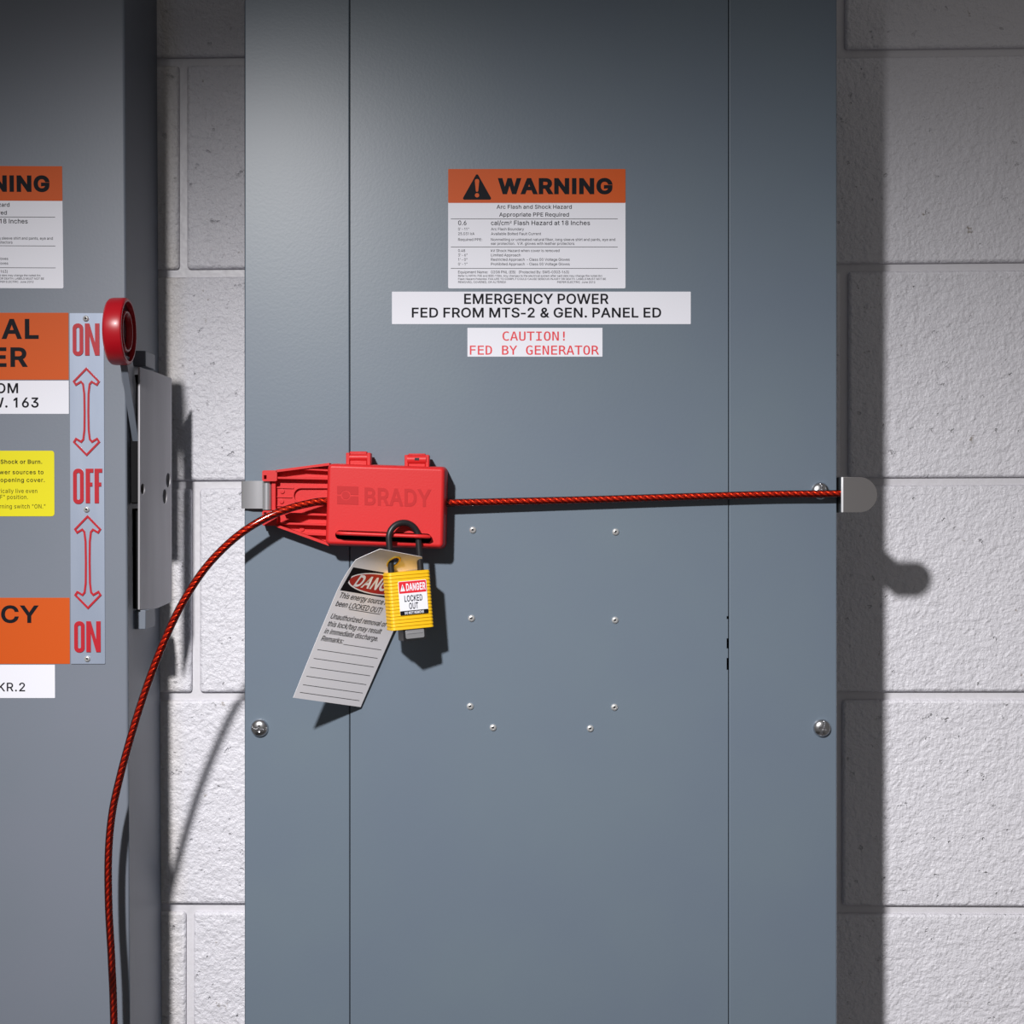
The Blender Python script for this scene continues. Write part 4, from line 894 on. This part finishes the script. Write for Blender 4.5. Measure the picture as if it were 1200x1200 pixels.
def lsolid(contour, w0, w1):
    m = MB().prism([contour], -w1 * 1e-3, -w0 * 1e-3)
    m.v = [ML @ Vector((p.x * 1e-3, p.y, p.z * 1e-3)) for p in m.v]; return m
lab = lsolid(rrect(-10.4, -11.9, 13.8, 16.2, .9, 3), 9.2, 9.75).build('danger_label', M_white, lock, label='small white and red danger sticker on the padlock')
llocal(MB(), [ccw(rpoly([(-10.0, 6.1), (13.4, 6.1), (13.4, 15.8), (-10.0, 15.8)], .7, 3))], 9.80).build('red_header', M_redink, lab, recalc=False)
llocal(MB(), [rrect(-10.4, -11.9, 13.8, -8.3, .6, 3)], 9.80).build('black_footer', M_ink, lab, recalc=False)
fw = lambda x, y: LP(x, y, 9.87)
wt = MB(); set_text(wt, 'DANGER', fw, 6.2, -3.9, 12.8, 7.9, bold=.06)
wt.flat([ccw([(-9.0, 7.9), (-4.8, 7.9), (-6.9, 14.0)])], fw)
set_text(wt, 'DO NOT REMOVE', fw, 2.2, -6.6, 9.9, -11.2, bold=.05)
wt.build('white_lettering', M_white, lab, recalc=False)
bt = MB(); set_text(bt, 'LOCKED', fw, 5.2, -6.0, 9.4, -.9, bold=.03); set_text(bt, 'OUT', fw, 5.2, -2.4, 5.4, -7.2, bold=.03)
bt.flat([ccw([(-7.1, 9.6), (-6.7, 9.6), (-6.6, 12.2), (-7.2, 12.2)])], fw)
bt.build('black_lettering', M_ink, lab, recalc=False)
core = lsolid(rrect(-8.6, -33.4, 11.2, -23.4, .8, 3), -7.5, 7.5).build('key_housing', M_black, lock, bevel=.0005, label='black key housing below the body')
lsolid(rrect(-6.6, -31.6, 9.4, -24.0, 1.2, 3), 7.2, 8.0).build('key_plate', M_clip, core, bevel=.0005)
lsolid(rrect(-5.6, -27.6, 8.0, -26.6, .3, 2), 7.9, 8.4).build('key_blade', M_clip, core, bevel=.0002)

# ================================================================ DANGER TAG
rows = [(0, 343.6, 817.6, 79.0, 11.0, 52, 3), (40, 363.2, 769.0, 80.0, 11.6, 53, 4), (80, 383.2, 721.0, 80.5, 12.6, 54, 5), (110, 399.4, 683.6, 80.5, 13.6, 57.5, 10),
        (132, 416.8, 656.2, 79.5, 14.2, 63, 19), (146, 430.6, 640.6, 78, 14.8, 73, 30)]
TW, TH_ = 76.0, 146.0
def tag_edge(s):
    i = 0
    while i < len(rows) - 2 and s > rows[i + 1][0]: i += 1
    a, b = rows[i], rows[i + 1]
    p = rows[i - 1] if i > 0 else None; n = rows[i + 2] if i + 2 < len(rows) else None
    t = (s - a[0]) / (b[0] - a[0]); out = []
    for k in range(1, 7):
        m0 = (b[k] - p[k]) / (b[0] - p[0]) if p else (b[k] - a[k]) / (b[0] - a[0])
        m1 = (n[k] - a[k]) / (n[0] - a[0]) if n else (b[k] - a[k]) / (b[0] - a[0])
        L = b[0] - a[0]; h00 = 2 * t ** 3 - 3 * t * t + 1; h10 = t ** 3 - 2 * t * t + t; h01 = -2 * t ** 3 + 3 * t * t; h11 = t ** 3 - t * t
        out.append(h00 * a[k] + h10 * L * m0 + h01 * b[k] + h11 * L * m1)
    x, y, wx, wy, hl, hr = out
    return W(x, y, hl), W(x + wx, y + wy, hr)
def TP(u, s, d=0.):
    """point of the tag: u mm from its left edge, s mm from its lower edge, d mm off its face"""
    l, r = tag_edge(s); p = l.lerp(r, u / TW)
    if d:
        l2, r2 = tag_edge(min(s + 1, TH_)); l1, r1 = tag_edge(min(s + 1, TH_) - 2)
        up = (l2.lerp(r2, .5) - l1.lerp(r1, .5)).normalized(); nn = (r - l).normalized().cross(up).normalized()
        if nn.y > 0: nn = -nn
        p = p + nn * d * 1e-3
    return p
tag = thing('lockout_tag', 'white danger tag with printed text hanging on the shackle behind the padlock', 'tag', W(382, 824, 27))
outl = [(0, 0), (TW, 0), (TW, 132), (TW - 14, 146), (14, 146), (0, 132)]
dense = []
for i in range(len(outl)):
    a, b = Vector(outl[i]), Vector(outl[(i + 1) % len(outl)]); n = max(1, int((b - a).length / 4))
    dense += [tuple(a.lerp(b, k / n)) for k in range(n)]
hole = cw(ellipse(38, 136.5, 4.6, 4.6, 20))
extra = [(4 + 4 * i, 4 + 4 * j) for i in range(18) for j in range(36) if not (abs(4 + 4 * i - 38) < 6.5 and abs(4 + 4 * j - 136.5) < 6.5) and 4 + 4 * j < 132 + min(4 + 4 * i, TW - 4 - 4 * i) - 2 and 4 + 4 * j < 144]
pts, tr = fill2d([ccw(dense), hole], extra)
tm = MB().add([TP(p[0], p[1]) for p in pts], tr)
n0 = len(pts)
tm.add([TP(p[0], p[1], -.35) for p in pts], [tuple(reversed(t)) for t in tr])
for c in (ccw(dense), hole):
    m = len(c)
    tm.add([TP(p[0], p[1]) for p in c] + [TP(p[0], p[1], -.35) for p in c], [(i, i + m, (i + 1) % m + m, (i + 1) % m) for i in range(m)])
card = tm.build('card', M_tag, tag, smooth=60)
gr = [[TP(38 + rr * math.cos(2 * math.pi * k / 24), 136.5 + rr * math.sin(2 * math.pi * k / 24), dd) for k in range(24)] for rr, dd in ((6.2, .05), (6.0, .5), (5.2, .7), (4.6, .5), (4.5, -.6))]
MB().loft(gr, False, False).build('grommet', M_brass, tag, smooth=60, recalc=False)
def grid_region(mb, contours, d):
    xs = [p[0] for c in contours for p in c]; ys = [p[1] for c in contours for p in c]
    ex = [(x, y) for x in [min(xs) + (max(xs) - min(xs)) * i / 14 for i in range(1, 14)] for y in [min(ys) + (max(ys) - min(ys)) * j / 8 for j in range(1, 8)]]
    p, t = fill2d(contours, ex)
    mb.add([TP(a, b, d) for a, b in p], t)
ink = MB()
grid_region(ink, [_rect(2.5, 104, 73.5, 125.5)[::-1]], .12)
ft = lambda d: (lambda x, y: TP(x, y, d))
K = lambda s, x0, x1, y, cap: set_text(ink, s, ft(.15), cap, x0, x1, y, bold=.012, shear=.12)
K('This energy source has', 4.2, 62, 97.4, 5.0); K('been LOCKED OUT!', 4.2, 54, 89.6, 5.0)
ink.add([TP(19.5, 88.2, .15), TP(54, 88.2, .15), TP(54, 88.7, .15), TP(19.5, 88.7, .15)], [(0, 1, 2, 3)])
K('Unauthorized removal of', 4.2, 65, 77.6, 5.0); K('this lock/tag may result', 4.2, 63.0, 70.4, 5.0); K('in immediate discharge.', 4.2, 63.2, 63.2, 5.0); K('Remarks:', 4.2, 27.5, 56.0, 5.0)
for (a, b, y) in ((29, 71.5, 55.4), (4.5, 71.5, 47.0), (4.5, 71.5, 38.4), (4.5, 71.5, 29.8), (4.5, 71.5, 21.2), (4.5, 71.5, 13.0), (4.5, 71.5, 5.0 + 0.6)):
    n = 10
    ink.add([TP(a + (b - a) * k / n, y + dy, .15) for k in range(n + 1) for dy in (0, .42)], [(2 * k, 2 * k + 2, 2 * k + 3, 2 * k + 1) for k in range(n)])
ink.build('black_print', M_ink, card, recalc=False)
ov = MB(); grid_region(ov, [ellipse(38, 114.7, 33.0, 9.6, 40)], .2); ov.build('oval_border', M_tag, card, recalc=False)
ov = MB(); grid_region(ov, [ellipse(38, 114.7, 31.4, 8.5, 40)], .26); ov.build('red_oval', M_tagred, card, recalc=False)
ov = MB(); set_text(ov, 'DANGER', ft(.34), 11.0, 13.0, 64, 109.4, bold=.055, shear=.16); ov.build('white_lettering', M_tag, card, recalc=False)
